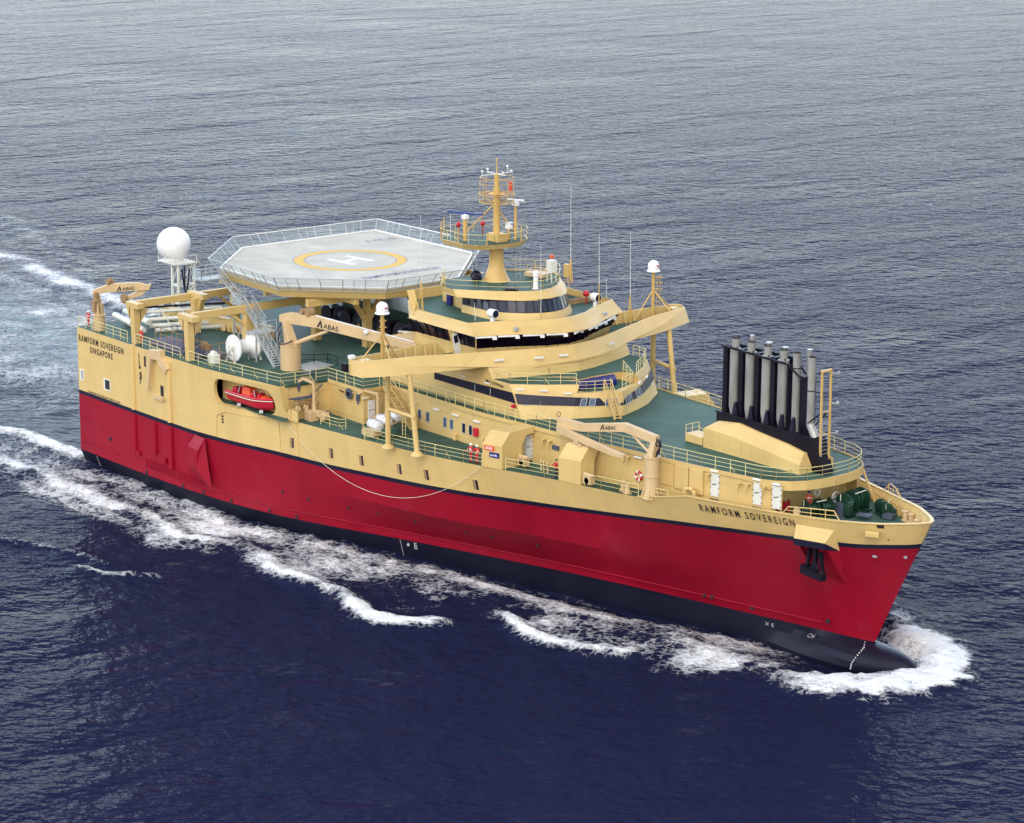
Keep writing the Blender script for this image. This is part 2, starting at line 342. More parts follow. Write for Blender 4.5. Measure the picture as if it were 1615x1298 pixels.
# ---------------------------------------------------------------- upper side plating aft (z 11.5 to 14.85) with boat opening
def side_pt(x, z, off=0.0): return Vector((x, -(hb(x, z)+off), z))
def aft_panel(side):
    m = MB(); th = .35
    def y(x, z): return side*hb(min(x, 35.5), z)
    # opening polygon in (x, z), polar-filled ring to the outer rectangle
    def bolt(poly_out, poly_in):
        n = len(poly_in); vs = []
        for (x, z) in poly_out: vs.append((x, y(x, z), z))
        for (x, z) in poly_in: vs.append((x, y(x, z), z))
        for (x, z) in poly_in: vs.append((x, y(x, z)-side*th, z))
        m.add(vs, [(i, (i+1) % n, n+(i+1) % n, n+i) for i in range(n)]+[(n+i, n+(i+1) % n, 2*n+(i+1) % n, 2*n+i) for i in range(n)])
    xs = [i*.75 for i in range(33)]+[24.6]
    xs = sorted(set(xs))
    for a, b in zip(xs, xs[1:]):
        for z0, z1 in ((11.5, 12.6), (12.6, 13.7), (13.7, 14.85)):
            m.add([(a, y(a, z0), z0), (b, y(b, z0), z0), (b, y(b, z1), z1), (a, y(a, z1), z1)], [(0, 1, 2, 3)])
    hole = []; x0, x1, z0, z1 = 25.8, 34.3, 11.58, 14.15; r = 1.1
    for cx, cz, a0 in ((x1-r, z1-r, 0), (x0+r, z1-r, 90), (x0+r, z0+r, 180), (x1-r, z0+r, 270)):
        for k in range(7): a = math.radians(a0+k*15); hole.append((cx+r*math.cos(a), cz+r*math.sin(a)))
    out = []; X0, X1, Z0, Z1 = 24.6, 35.5, 11.5, 14.85; cx, cz = (x0+x1)/2, (z0+z1)/2
    for (px, pz) in hole:
        dx, dz = px-cx, pz-cz; t = min((X1-cx)/abs(dx) if dx > 0 else (cx-X0)/max(1e-6, abs(dx)), (Z1-cz)/abs(dz) if dz > 0 else (cz-Z0)/max(1e-6, abs(dz)))
        out.append((cx+dx*t, cz+dz*t))
    for q in ((X0, Z0), (X0, Z1), (X1, Z1), (X1, Z0)):   # snap nearest ring vertex to the corner
        i = min(range(len(out)), key=lambda i: (out[i][0]-q[0])**2+(out[i][1]-q[1])**2); out[i] = q
    bolt(out, hole)
    # end pillar return
    m.add([(35.5, y(35.5, 11.5), 11.5), (35.5, y(35.5, 14.85), 14.85), (35.5, y(35.5, 14.85)-side*1.0, 14.85), (35.5, y(35.5, 11.5)-side*.5, 11.5)], [(0, 1, 2, 3)])
    # slanted foot plate
    m.add([side_p(35.5, 11.5, side), side_p(36.8, 11.5, side), side_p(35.5, 12.6, side)], [(0, 1, 2)])
    return m
def side_p(x, z, side): return (x, side*hb(x, z), z)
up = MB()
for sgn in (-1, 1):
    q = aft_panel(sgn); up.add(q.v, q.f)
up.add([(0, -20, 11.5), (0, 20, 11.5), (0, 20, 14.85), (0, -20, 14.85)], [(0, 1, 2, 3)])
up.build('aft_side_plating', 'yellow', ship)
fr = MB()   # raised rims, rubbing bars and frames on the plating
fr.path([side_pt(36.9, 11.55, .03), side_pt(34.6, 11.5, .05), side_pt(33.9, 11.1, .05), side_pt(27.3, 10.9, .05), side_pt(25.9, 10.3, .05), side_pt(25.8, 8.2, .05)], .055, 5)
fr.path([side_pt(36.9, 11.5, .05), side_pt(37.2, 8.1, .05)], .05, 5); fr.path([side_pt(34.4, 11.3, .05), side_pt(34.6, 8.0, .05)], .05, 5)
fr.build('plating_rim', 'yellow', hull)
# decks
dk = MB(); xs = [i*1.0 for i in range(34, 98)]+[98, 99, 100, 100.8, 101.3]
dk.strip([(x, -hb(x, 11.5)+.03, LD-.01) for x in xs], [(x, hb(x, 11.5)-.03, LD-.01) for x in xs])
dk.build('side_deck', 'green', ship)
HALF = [(35.45, 18.5), (35.95, 13.15), (41.7, 13.15), (41.7, 9.9), (56, 9.85), (62.8, 9.25), (68, 8.9), (74.7, 7.95), (82, 6.95), (88.2, 5.8), (89.4, 5.2), (90.35, 4.35), (91.05, 3.1), (91.4, 1.6), (91.5, 0)]
aft = [(0, 19.98), (22, 19.98), (25, 19.75), (28, 19.35), (30, 19.3), (32.5, 19.0), (34.6, 18.65)]
ud = MB(); ud.prism(full(aft+HALF), UD-.25, UD-.02); ud.build('upper_deck', 'green', ship)
fa = MB()   # cream fascia round the edge of the upper deck
FH = HALF[1:]
off = .06
for s in (-1, 1):
    P = [(x, s*(y+.02)) for x, y in FH]
    A = [Vector((x, y, UD-.27)) for x, y in P]; B = [Vector((x, y, UD+.10)) for x, y in P]
    fa.thick(A, B, lambda v: Vector((.03, .06*(1 if v.y > 0 else -1), 0)))
for s in (-1, 1):   # deep curved fascia at the fore end
    P = [(88.2, 5.8), (89.4, 5.2), (90.35, 4.35), (91.05, 3.1), (91.4, 1.6), (91.5, 0)]
    A = [Vector((x, s*(y+.05), UD-.72)) for x, y in P]; B = [Vector((x+.02, s*(y+.05), UD+.10)) for x, y in P]
    fa.thick(A, B, lambda v: Vector((.08, .03*(1 if v.y > 0 else -1), 0)))
fa.build('deck_edge', 'yellow', ship, bevel=.02)
# deckhouse walls under the upper deck
hw = MB(); WH = [(x, y-.05) for x, y in HALF[:-4]]; WH[0] = (36.0, 18.0)
def wall(half, z0, z1, m, close_front=None):
    for s in (-1, 1): m.strip([(x, s*y, z0) for x, y in half], [(x, s*y, z1) for x, y in half])
WH = [(35.3, 17.9), (35.95, 13.1), (41.65, 13.1), (41.65, 9.85), (56, 9.8), (62.8, 9.2), (68, 8.85), (74.7, 7.9), (82, 6.9), (88.2, 5.75), (89.4, 5.1), (89.3, 4.9), (87.9, 5.1), (87.8, 0)]
wall(WH, LD-.02, UD-.24, hw)
for s in (-1, 1): hw.strip([(25.0, s*18.2, 11.5), (35.3, s*17.2, 11.5)], [(25.0, s*18.2, 14.6), (35.3, s*17.2, 14.6)])
house = hw.build('deckhouse', 'yellow', ship)
tr = MB()  # weld seams and trim lines along the wall
for s in (-1,):
    tr.path([(x, s*(y+.015), 12.05) for x, y in WH[1:11]], .03, 4)
for x in (58.3, 64.2, 71.6, 86.4):
    y = -lin([(56, 9.8), (62.8, 9.2), (68, 8.85), (74.7, 7.9), (82, 6.9), (88.2, 5.75)], x)-.01
    tr.tube((x, y, LD), (x, y, UD-.3), .025, n=4)
tr.build('wall_trim', 'yellow', house)
# boat recess interior floor and back
rc = MB(); rc.box((30.5, -17.5, 11.56), (11.5, 2.6, .1)); rc.build('boat_recess_floor', 'green', ship)
# bulwark at the bow
bw = MB(); ribs = MB(); cap = MB()
bx = [77.6, 79, 80.5, 82.6, 84, 86, 88, 90, 92, 94.5, 96.5, 98, 99.5, 100.6, 101.4, 101.9, 102.2, 102.3]
for s in (-1, 1):
    A = []; B = []
    for x in bx:
        zt = lin(ZTOP, x); f = x/102.3; xt = f*XZ(zt); yi = max(0, hb(xt, zt)-.16); xl = f*XZ(11.5)
        A.append((xl-.12*f**8, s*max(0, hb(xl, 11.5)-.2), 11.48)); B.append((xt-.16*f**20, s*yi, zt))
    bw.strip(A, B)
    T = []
    for x in bx:
        zt = lin(ZTOP, x); f = x/102.3; xt = f*XZ(zt); T.append(Vector((xt-.05, s*max(0, hb(xt, zt)-.06), zt+.02)))
    for a, b in zip(T, T[1:]): cap.beam(a, b, .30, .09)
    for x in [81+i*1.25 for i in range(17)]:
        zt = lin(ZTOP, x); f = x/102.3; xt = f*XZ(zt); xl = f*XZ(11.5)
        if x > 101.2: continue
        p = Vector((xl, s*(hb(xl, 11.5)-.55), 11.5)); q = Vector((xt, s*(hb(xt, zt)-.2), zt-.05)); r_ = Vector((xl, s*(hb(xl, 11.5)-.2), 11.5))
        ribs.add([p, p+Vector((.1, 0, 0)), q+Vector((.1, 0, 0)), q, r_, r_+Vector((.1, 0, 0))], [(0, 1, 2, 3), (0, 3, 4), (1, 5, 2), (4, 3, 2, 5)])
    rr = [Vector((x/102.3*XZ(12.1), s*(hb(x/102.3*XZ(12.1), 12.1)-.2), 12.15)) for x in bx[3:-2]]
    for a, b in zip(rr, rr[1:]): ribs.beam(a, b, .14, .06)
bw.build('bulwark', 'yellow', ship); cap.build('bulwark_cap', 'offwhite' if 0 else 'yellow', ship); ribs.build('bulwark_ribs', 'yellow', ship)
# ---------------------------------------------------------------- accommodation tier on the upper deck
T1B = [(38.5, 8.5), (59.8, 8.42), (62.43, 4.8), (63.6, 2.4), (64.45, 0)]      # at deck
T1T = [(38.5, 8.5), (58.1, 8.5), (60.3, 6.1), (62.1, 3.45), (62.3, 3.0), (63.4, 0)]
def lv(half0, half1, z0, z1, z): t = (z-z0)/(z1-z0); return [(a[0]+(b[0]-a[0])*t, a[1]+(b[1]-a[1])*t) for a, b in zip(half0, half1)]
b0 = [(38.5, 8.5), (59.8, 8.45), (61.1, 6.65), (62.43, 4.8), (63.5, 2.6), (64.45, 0)]
b1 = [(38.5, 8.5), (58.1, 8.5), (60.25, 6.15), (62.15, 3.5), (63.1, 1.7), (63.9, 0)]
def solid(m, h0, h1, z0, z1):
    m.prism(full(h0), z0, z1, full(h1))
t1 = MB()
solid(t1, b0, lv(b0, b1, 14.85, 17.95, 17.08), 14.83, 17.08)       # full body up to the sunken fore deck
c0 = lv(b0, b1, 14.85, 17.95, 17.08)
notch0 = c0[:4]; notch1 = b1[:4]
# upper lip, left open at the centre front (the sunken deck)
h0 = c0[:4]+[(60.4, 3.3), (60.2, 0)]; h1 = b1[:4]+[(60.4, 3.4), (60.2, 0)]
t1.prism(full(h0), 17.06, 17.86, full(h1))
tier1 = t1.build('accommodation_block', 'yellow', ship, bevel=.05)
d = MB(); d.prism(full([(38.6, 8.4), (58.0, 8.4), (60.2, 6.05), (61.95, 3.5), (60.45, 3.3), (60.25, 0)]), 17.86, 17.89); d.prism(full([(60.5, 3.0), (62.2, 2.9), (63.3, 0)]), 17.08, 17.11)
d.build('accommodation_roof_deck', 'green', tier1)
def ring_band(name, h0, h1, z0, z1, za, zb, i0, i1, mat, parent, off=.02, sides=(-1, 1), front=True):
    A = lv(h0, h1, z0, z1, za)[i0:i1]; B = lv(h0, h1, z0, z1, zb)[i0:i1]; m = MB()
    if front and abs(A[-1][1]) < 1e-6:
        Af = [(x+off, -(y+off if y > 1e-6 else 0)) for x, y in A]+[(x+off, (y+off)) for x, y in reversed(A[:-1])]
        Bf = [(x+off, -(y+off if y > 1e-6 else 0)) for x, y in B]+[(x+off, (y+off)) for x, y in reversed(B[:-1])]
        m.strip([(x, y, za) for x, y in Af], [(x, y, zb) for x, y in Bf])
    else:
        for s in sides: m.strip([(x+off, s*(y+off), za) for x, y in A], [(x+off, s*(y+off), zb) for x, y in B])
    return m.build(name, mat, parent)
bd = MB()
for s in (-1, 1):
    bd.strip([(46.8, s*8.52, 16.25), (59.0, s*8.50, 16.2)], [(46.8, s*8.52, 16.9), (58.5, s*8.52, 17.15)])
    A = lv(b0, b1, 14.85, 17.95, 15.95); B = lv(b0, b1, 14.85, 17.95, 16.7)
    bd.strip([(x+.03, s*(y+.02), 16.2-.1*i) for i, (x, y) in enumerate(A[1:])], [(x+.02, s*(y+.02), 17.1-.17*i) for i, (x, y) in enumerate(B[1:])])
bd.build('dark_window_band', 'band', tier1)
def quad_on(h0, h1, z0, z1, seg, t0, t1, za, zb, s, off):
    def P(t, z):
        A = lv(h0, h1, z0, z1, z); a, b = A[seg], A[seg+1]; return Vector((a[0]+(b[0]-a[0])*t+off, s*(a[1]+(b[1]-a[1])*t+off), z))
    return [P(t0, za), P(t1, za), P(t1, zb), P(t0, zb)]
def window(name, q, mat, parent, frame=True):
    m = MB(); m.add(q, [(0, 1, 2, 3)]); o = m.build(name, mat, parent, normals=False)
    if frame:
        f = MB()
        for i in range(4): f.tube(q[i], q[(i+1) % 4], .035, n=4)
        fo = f.build('window_frame', 'galv', o)
    return o
for s in (-1, 1):
    for t0 in (.22, .62): window('window', quad_on(b0, b1, 14.85, 17.95, 1, t0, t0+.22, 16.1, 16.85, s, .05), 'glassb', tier1)
    for t0 in (.25, .62): window('window', quad_on(b0, b1, 14.85, 17.95, 3, t0, t0+.24, 15.95, 16.6, s, .06), 'glassb', tier1)
    window('window', quad_on(b0, b1, 14.85, 17.95, 4, .3, .5, 15.85, 16.5, s, .06), 'glassb', tier1); window('window', quad_on(b0, b1, 14.85, 17.95, 4, .62, .82, 15.8, 16.45, s, .06), 'glassb', tier1)
    for x in (53.0, 55.3): window('window', [Vector((x, s*8.56, 16.3)), Vector((x+.08, s*8.56, 16.3)), Vector((x+.08, s*8.56, 16.95)), Vector((x, s*8.56, 16.95))], 'galv', tier1, False)
# knuckle line plate at the corner of tier 1, and low wall edge
lettering('ship_number', 'IMO 9390468', 2.6, .28, plane_fn((54.6, -8.54, 17.45), (1, 0, -.05), (0, 0, 1)), 'text', tier1, .01)
# tier 2 under the bridge with its swept apron and the bridge wings
t2 = MB(); solid(t2, [(39.5, 8.4), (54.2, 8.35), (55.2, 6.5), (56.0, 3.5), (56.4, 0)], [(39.5, 8.4), (54.0, 8.3), (54.9, 6.5), (55.8, 3.5), (56.2, 0)], 17.84, 19.2)
tier2 = t2.build('bridge_base', 'yellow', ship)
wf = [(49.35, 20.35), (49.75, 20.6), (50.15, 20.6), (51.3, 20.3), (51.9, 19.7), (53.4, 15.4), (54.95, 8.6), (55.9, 7.2), (56.8, 4.8), (57.5, 2.6), (57.85, 0)]
wb = [(55.6, 8.55), (56.3, 6.9), (57.0, 4.6), (57.7, 2.3), (58.0, 0)]
wt = [(49.1, 20.1), (49.4, 20.45), (49.9, 20.5), (51.0, 19.9), (51.35, 18.5), (52.3, 14.6), (54.1, 9.9), (55.0, 7.7), (56.1, 4.8), (56.8, 2.5), (57.1, 0)]
ap = MB()
for s in (-1, 1):
    lo = [Vector((x, s*y, 18.94)) for x, y in wf]; hi = [Vector((x, s*y, 20.3+(.0 if i > 3 else .03))) for i, (x, y) in enumerate(wt)]
    cz = [20.3, 20.3, 20.3, 20.25, 20.1, 19.55, 18.96, 18.95, 18.95, 18.95, 18.95]; co = [0, 0, 0, .05, .18, .30, .22, 0, 0, 0, 0]
    cr_ = [Vector((l.x+(h.x-l.x)*.5*0+co[i], l.y, 0)).lerp(Vector((h.x+co[i], h.y, 0)), min(1, (cz[i]-18.94)/1.36))+Vector((0, 0, cz[i])) for i, (l, h) in enumerate(zip(lo, hi))]
    ap.strip(lo, cr_); ap.strip(cr_, hi); inn = lambda P: [v+(Vector((-.16, 0, 0)) if v.x > 50 else Vector((.02, -.16*(1 if v.y > 0 else -1), 0))) for v in P]
    ap.strip(hi, inn(hi)); ap.strip(inn(hi), inn(lo)); ap.strip(inn(lo), lo)
    # apron from roof deck up to the wing root
    A = [Vector((x, s*y, 17.86)) for x, y in wb]; B = [Vector((x, s*y, 18.96)) for x, y in wf[6:]]
    ap.strip(A, B)
    # side return of the apron
    ap.add([(55.6, s*8.55, 17.86), (54.95, s*8.6, 18.96), (52.5, s*8.6, 18.96), (51.0, s*8.52, 17.86)], [(0, 1, 2, 3)])
    # brow line
    for a, b in zip([(56.1, 6.2, 18.55), (56.9, 4.4, 18.75), (57.55, 2.2, 18.9)], [(56.9, 4.4, 18.75), (57.55, 2.2, 18.9), (57.95, 0, 18.95)]):
        ap.beam((a[0]+.05, s*a[1], a[2]), (b[0]+.05, s*b[1], b[2]), .16, .10)
    # after wall of the wing
    lo = [Vector((49.35, s*20.35, 18.94)), Vector((49.0, s*17, 18.94)), Vector((48.6, s*12, 18.94)), Vector((48.6, s*8.4, 18.94))]
    hi = [Vector((49.1, s*20.1, 20.33)), Vector((48.9, s*17, 20.3)), Vector((48.5, s*12.6, 20.3)), Vector((48.5, s*9.6, 20.3))]
    ap.thick(lo, hi, lambda v: Vector((.12, 0, 0)))
apron = ap.build('bridge_wings', 'yellow', ship, smooth=True)
wfl = MB()
for s in (-1, 1):
    wfl.add([(49.0, s*8.2, 19.2), (49.0, s*12, 19.2), (49.2, s*17, 19.2), (49.5, s*20.2, 19.2), (50.1, s*20.4, 19.2), (51.5, s*19.5, 19.2), (53.2, s*15.2, 19.2), (54.7, s*8.8, 19.2), (56.6, s*4.6, 19.2), (57.3, s*2.4, 19.2), (57.6, 0, 19.2), (49, 0, 19.2)], [tuple(range(12))])
wfl.build('bridge_wing_deck', 'green', apron)
wu = MB()
for s in (-1, 1):
    wu.add([(48.6, s*8.2, 18.94), (48.6, s*12, 18.94), (49.0, s*17, 18.94), (49.35, s*20.35, 18.94), (50.15, s*20.6, 18.94), (51.9, s*19.7, 18.94), (53.4, s*15.4, 18.94), (54.95, s*8.6, 18.94)], [tuple(range(8))])
    for k in range(9):
        y = 10.2+k*1.15; x = 49.0+.0*k; wu.beam((x+.2, s*y, 19.2), (x-.35+.3, s*y, 20.28), .25, .05)
    for k in range(8):   # inner ribs of the front plate
        y = 11+k*1.1; x = 54.1-(y-9.9)*.40; wu.beam((x-.25, s*y, 19.2), (x-.3, s*y, 20.2), .2, .05)
    wu.tube((54.3, s*8.3, 18.9), (54.3, s*8.3, 18.2), .06)
    for x, y in ((52.5, 11.5), (52.1, 12.6), (53.0, 9.6)): wu.box((x, s*y, 18.78), (.2, .2, .34))
wu.build('bridge_wing_frames', 'yellow', apron)
for s in (-1, 1):
    e = MB(); e.box((50.2, s*19.2, 20.22), (.8, .9, .06)); e.build('wing_end_table', 'yellow', apron)
lp = MB(); lp.box((49.5, -20.15, 20.5), (.5, .5, .3)); lp.build('wing_tip_box', 'white', apron)
nl = MB(); nl.box((49.2, -20.72, 19.55), (.55, .35, .75)); nl.build('navigation_light_screen', 'black', apron)
# wing props
pp = MB()
for s in (-1, 1):
    for x, y in ((50.2, 16.55), (54.05, 16.1)):
        pp.tube((x, s*y, LD), (x-.1 if x < 52 else x-1.2, s*y, 19.0), .26, n=14); pp.lathe([(.62, 0), (.6, .08), (.3, .35)], (x, s*y, LD), 10)
    pp.tube((50.2, s*16.55, 15.2), (53.8, s*16.15, 15.0), .2, n=10)
pp.build('wing_props', 'yellow', ship, smooth=True)
# ---------------------------------------------------------------- wheelhouse
g0 = [(43.6, 8.35), (49.6, 8.3), (52.9, 8.3), (53.5, 6.7), (54.7, 4.2), (55.9, 2.2), (56.35, 0)]   # sill, z 20.25
g1 = [(43.4, 9.1), (49.8, 8.95), (53.6, 8.9), (54.2, 7.1), (55.6, 4.4), (56.7, 2.4), (57.15, 0)]  # head, z 21.7
wh = MB(); solid(wh, [(x-.15, y-.1 if y else 0) for x, y in g0], g0, 19.18, 20.25)
wheel = wh.build('wheelhouse', 'yellow', ship)
gl = MB(); gl.prism(full(g0), 20.25, 21.7, full(g1)); gl.build('bridge_windows', 'glassr', wheel)
# frames
def lerp2(a, b, t): return (a[0]+(b[0]-a[0])*t, a[1]+(b[1]-a[1])*t)
fm = MB()
for s in (-1, 1):
    for i in range(len(g0)-1):
        n = (5, 2, 1, 2, 2, 2)[i]
        for k in range(n+1 if i == len(g0)-2 else n):
            a = lerp2(g0[i], g0[i+1], k/n); b = lerp2(g1[i], g1[i+1], k/n)
            fm.beam((a[0]+.03, s*(a[1]+.03), 20.25), (b[0]+.03, s*(b[1]+.03), 21.7), .10 if i > 2 else .16, .08)
fm.build('window_frames', 'black', wheel)
fp = MB()
for s in (-1, 1):
    for q0, q1, wd in ((g0[2], g1[2], .14), (lerp2(g0[1], g0[2], .05), lerp2(g1[1], g1[2], .05), .5), (lerp2(g0[0], g0[1], .98), lerp2(g1[0], g1[1], .98), .35)):
        fp.beam((q0[0]+.05, s*(q0[1]+.06), 20.2), (q1[0]+.05, s*(q1[1]+.06), 21.75), wd, .08)
    fp.tube((g0[2][0]+.1, s*(g0[2][1]+.1), 20.25), (g0[0][0], s*(g0[0][1]+.05), 20.25), .06, n=5)
fp.build('corner_pillars', 'yellow', wheel)
for s in (-1, 1):
    dr = MB(); dr.beam((50.45, s*8.42, 19.3), (50.6, s*9.0, 21.45), .78, .07); dd = dr.build('wheelhouse_door', 'white', wheel)
    dw = MB(); dw.beam((50.55, s*8.80, 20.5), (50.6, s*9.0, 21.2), .42, .10); dw.build('door_window', 'glass', dd)
for k, (x, y) in enumerate([(54.0, -8.2), (54.9, -6.2), (56.0, -4.1), (57.0, -2.1), (57.4, .3), (56.9, 2.5), (56.0, 4.5), (54.9, 6.6)]):
    sb = MB(); a = math.atan2(2.0, 1.0) if y < 0 else math.atan2(2.0, -1.0); sb.box((x+.1, y, 21.55), (1.9, .12, .16), a); sb.box((x+.1+math.cos(a)*.9, y+math.sin(a)*.9, 21.42), (.4, .15, .3), a); sb.build('window_awning', 'white', wheel)
# visor and wheelhouse roof
v0 = [(43.4, 9.05), (53.7, 9.25), (54.6, 7.1), (55.3, 5.5), (56.5, 3.6), (57.5, 1.5), (57.75, 0)]
v1 = [(44.9, 8.9), (52.55, 8.9), (53.4, 6.7), (54.4, 4.7), (55.5, 2.9), (56.0, 1.3), (56.15, 0)]
vs_ = MB(); solid(vs_, v0, [lerp2(a, b, .55) for a, b in zip(v0, v1)], 21.65, 22.18)
A = lambda s: [Vector((lerp2(a, b, .55)[0], s*lerp2(a, b, .55)[1], 22.18)) for a, b in zip(v0, v1)]
for s in (-1, 1): vs_.thick(A(s), [Vector((x, s*y, 22.72)) for x, y in v1], lambda v: Vector((-.14, 0, 0)))
solid(vs_, [(38.6, 5.4), (43.5, 9.0), (44.5, 9.0), (46, 0)], [(38.6, 5.4), (44.2, 9.0), (44.9, 8.9), (46, 0)], 21.65, 22.18)
visor = vs_.build('wheelhouse_roof', 'yellow', ship, smooth=True)
rd = MB(); rd.prism(full([(38.8, 5.3), (44.6, 8.6), (52.3, 8.6), (53.2, 6.5), (54.2, 4.5), (55.2, 2.8), (55.75, 1.2), (55.85, 0)]), 22.19, 22.22); rd.build('wheelhouse_roof_deck', 'green', visor)
bwk = MB()
for s in (-1, 1):
    bwk.thick([Vector((38.7, s*5.4, 22.18)), Vector((44.0, s*8.9, 22.18))], [Vector((38.7, s*5.4, 23.2)), Vector((44.4, s*8.9, 23.2))], lambda v: Vector((0, -.12*s if False else 0, 0))+Vector((.1, 0, 0)))
    bwk.thick([Vector((44.0, s*8.9, 22.18)), Vector((50.2, s*8.95, 22.3))], [Vector((44.4, s*8.9, 22.9 if s > 0 else 22.3)), Vector((50.2, s*8.95, 22.75))], lambda v: Vector((.02, -.1*(1 if v.y > 0 else -1), 0)))
bwk.thick([Vector((38.7, -5.4, 22.18)), Vector((38.7, 5.4, 22.18))], [Vector((38.7, -5.4, 23.2)), Vector((38.7, 5.4, 23.2))], lambda v: Vector((.1, 0, 0)))
bwk.build('roof_bulwark', 'yellow', visor)
po = MB(); po.beam((44.4, -8.75, 22.2), (42.8, -8.3, 24.2), .7, .15); po.build('slanted_stanchion', 'yellow', visor)
# body of the wheelhouse behind
bb = MB(); solid(bb, [(39.5, 5.2), (43.7, 8.2), (46, 0)], [(39.5, 5.2), (43.7, 8.2), (46, 0)], 19.2, 21.66); bb.build('wheelhouse_after_wall', 'yellow', wheel)
# ---------------------------------------------------------------- upper control room and its roof
u0 = [(46.35, 4.9), (50.4, 4.95), (52.2, 4.1), (53.4, 2.9), (54.3, 1.4), (54.6, 0)]
u1 = [(46.35, 4.7), (50.0, 4.4), (51.6, 3.5), (52.9, 2.3), (53.6, 1.1), (53.8, 0)]
uc = MB(); solid(uc, u0, lv(u0, u1, 22.2, 24.15, 22.95), 22.18, 22.95); croom = uc.build('observation_room', 'yellow', ship, smooth=True)
k0, k1 = lv(u0, u1, 22.2, 24.15, 22.95), u1
gg = MB(); gg.prism(full(k0), 22.95, 24.15, full(k1)); gg.build('window_band', 'band', croom)
nwin = 0
for s in (-1, 1):
    for i, n in enumerate((4, 2, 2, 2, 2)):
        for k in range(n):
            t0, t1_ = (k+.12)/n, (k+.88)/n; lean = .06
            def Pq(t, z, o=.03):
                q = (z-22.95)/1.2; a = lerp2(k0[i], k0[i+1], t); b = lerp2(k1[i], k1[i+1], t); c = lerp2(a, b, q); return Vector((c[0]+o, s*(c[1]+o), z))
            w1 = MB(); w1.add([Pq(t0+lean, 23.05), Pq(t1_+lean*.8, 23.05), Pq(t1_-lean, 24.02), Pq(t0-lean*.5, 24.02)], [(0, 1, 2, 3)]); w1.build('window', 'glassd', croom, normals=False)
m1 = [(42.1, 0), ]
RO = [(42.15, 3.6), (43.8, 5.4), (45.2, 6.55), (47.2, 6.6), (49.0, 5.2), (50.6, 3.7), (51.7, 2.5), (52.4, 1.3), (52.65, 0)]
R0 = [(42.5, 3.5), (44.0, 5.2), (45.3, 6.4), (47.6, 6.45), (49.7, 5.3), (51.4, 4.0), (52.7, 2.8), (53.5, 1.4), (53.8, 0)]
mk = MB(); solid(mk, R0, [lerp2(a, b, .3) for a, b in zip(R0, RO)], 24.08, 24.35)
for s in (-1, 1): mk.thick([Vector((lerp2(a, b, .3)[0], s*lerp2(a, b, .3)[1], 24.35)) for a, b in zip(R0, RO)], [Vector((x, s*y, 24.78)) for x, y in RO], lambda v: Vector((-.12, 0, 0)) if v.x > 46 else Vector((.12, 0, 0)))
roof = mk.build('observation_roof', 'yellow', ship, smooth=True)
md = MB(); md.prism(full([(x+(-.1 if x > 46 else .1), max(0, y-.1)) for x, y in RO]), 24.36, 24.64); md.build('observation_roof_deck', 'green', roof)
rail('roof_railing', [Vector((x, -y, 24.7)) for x, y in RO], roof, h=1.0, bars=2, sp=1.6, r=.025)
rail('roof_railing', [Vector((x, y, 24.7)) for x, y in RO], roof, h=1.0, bars=2, sp=1.6, r=.025)
ua = MB(); solid(ua, [(41.0, 3.0), (46.4, 4.3), (47, 0)], [(41.0, 3.0), (46.4, 4.3), (47, 0)], 22.2, 24.1); ua.build('observation_after_wall', 'yellow', croom)
# ---------------------------------------------------------------- helideck
HZ = 22.39
HP = [(6.5, -3.4), (6.5, 14.4), (23.9, 14.5), (33.7, 4.8), (33.7, -4.4), (26.2, -12.1), (14.5, -11.5)]
he = MB(); he.prism(HP, HZ-.12, HZ); heli = he.build('helideck', 'pad', ship)
hc = (19.2, 1.75)
def shrink(P, d, c=hc):
    out = []
    for x, y in P: r = math.hypot(x-c[0], y-c[1]); out.append((c[0]+(x-c[0])*(r-d)/r, c[1]+(y-c[1])*(r-d)/r))
    return out
fs2 = MB(); fs2.prism(shrink(HP, .5), HZ-1.15, HZ-.13, shrink(HP, -.05)); fs2.build('helideck_frame', 'yellow', heli)
lp2 = MB(); pe = shrink(HP, .12)
for a, b in zip(pe, pe[1:]+pe[:1]): lp2.beam((a[0], a[1], HZ+.05), (b[0], b[1], HZ+.05), .14, .10)
lp2.build('edge_gutter', 'white', heli)
mk2 = MB()
def annulus(m, c, r0, r1, z, n=96):
    vs = []
    for i in range(n): t = 2*math.pi*i/n; vs += [(c[0]+r0*math.cos(t), c[1]+r0*math.sin(t), z), (c[0]+r1*math.cos(t), c[1]+r1*math.sin(t), z)]
    m.add(vs, [(2*i, 2*i+1, (2*i+3) % (2*n), (2*i+2) % (2*n)) for i in range(n)])
annulus(mk2, hc, 4.88, 5.9, HZ+.006); mk2.build('landing_circle', 'ring', heli)
ce = MB(); annulus(ce, hc, 5.9, 5.97, HZ+.007); annulus(ce, hc, 4.8, 4.88, HZ+.007); ce.build('circle_outline', 'bluegrey', heli)
hH = MB(); a = math.radians(8)
for (cx, cy, sx, sy) in ((0, 1.35, 4.0, .5), (0, -1.35, 4.0, .5), (0, 0, .5, 2.2)):
    hH.box((hc[0]+cx*math.cos(a)-cy*math.sin(a), hc[1]+cx*math.sin(a)+cy*math.cos(a), HZ+.004), (sx, sy, .012), a)
hH.build('letter_h', 'offwhite', heli)
lettering('helideck_name', 'RAMFORM SOVEREIGN', 9.6, 1.15, plane_fn((28.6, -3.0, HZ+.012), (0, 1, 0), (-1, 0, 0)), 'bluegrey', heli, .02)
lettering('helideck_size', 'D 22.2', 3.9, 1.0, plane_fn((11.2, 13.2, HZ+.012), (0, -1, 0), (1, 0, 0)), 'bluegrey', heli, .02)
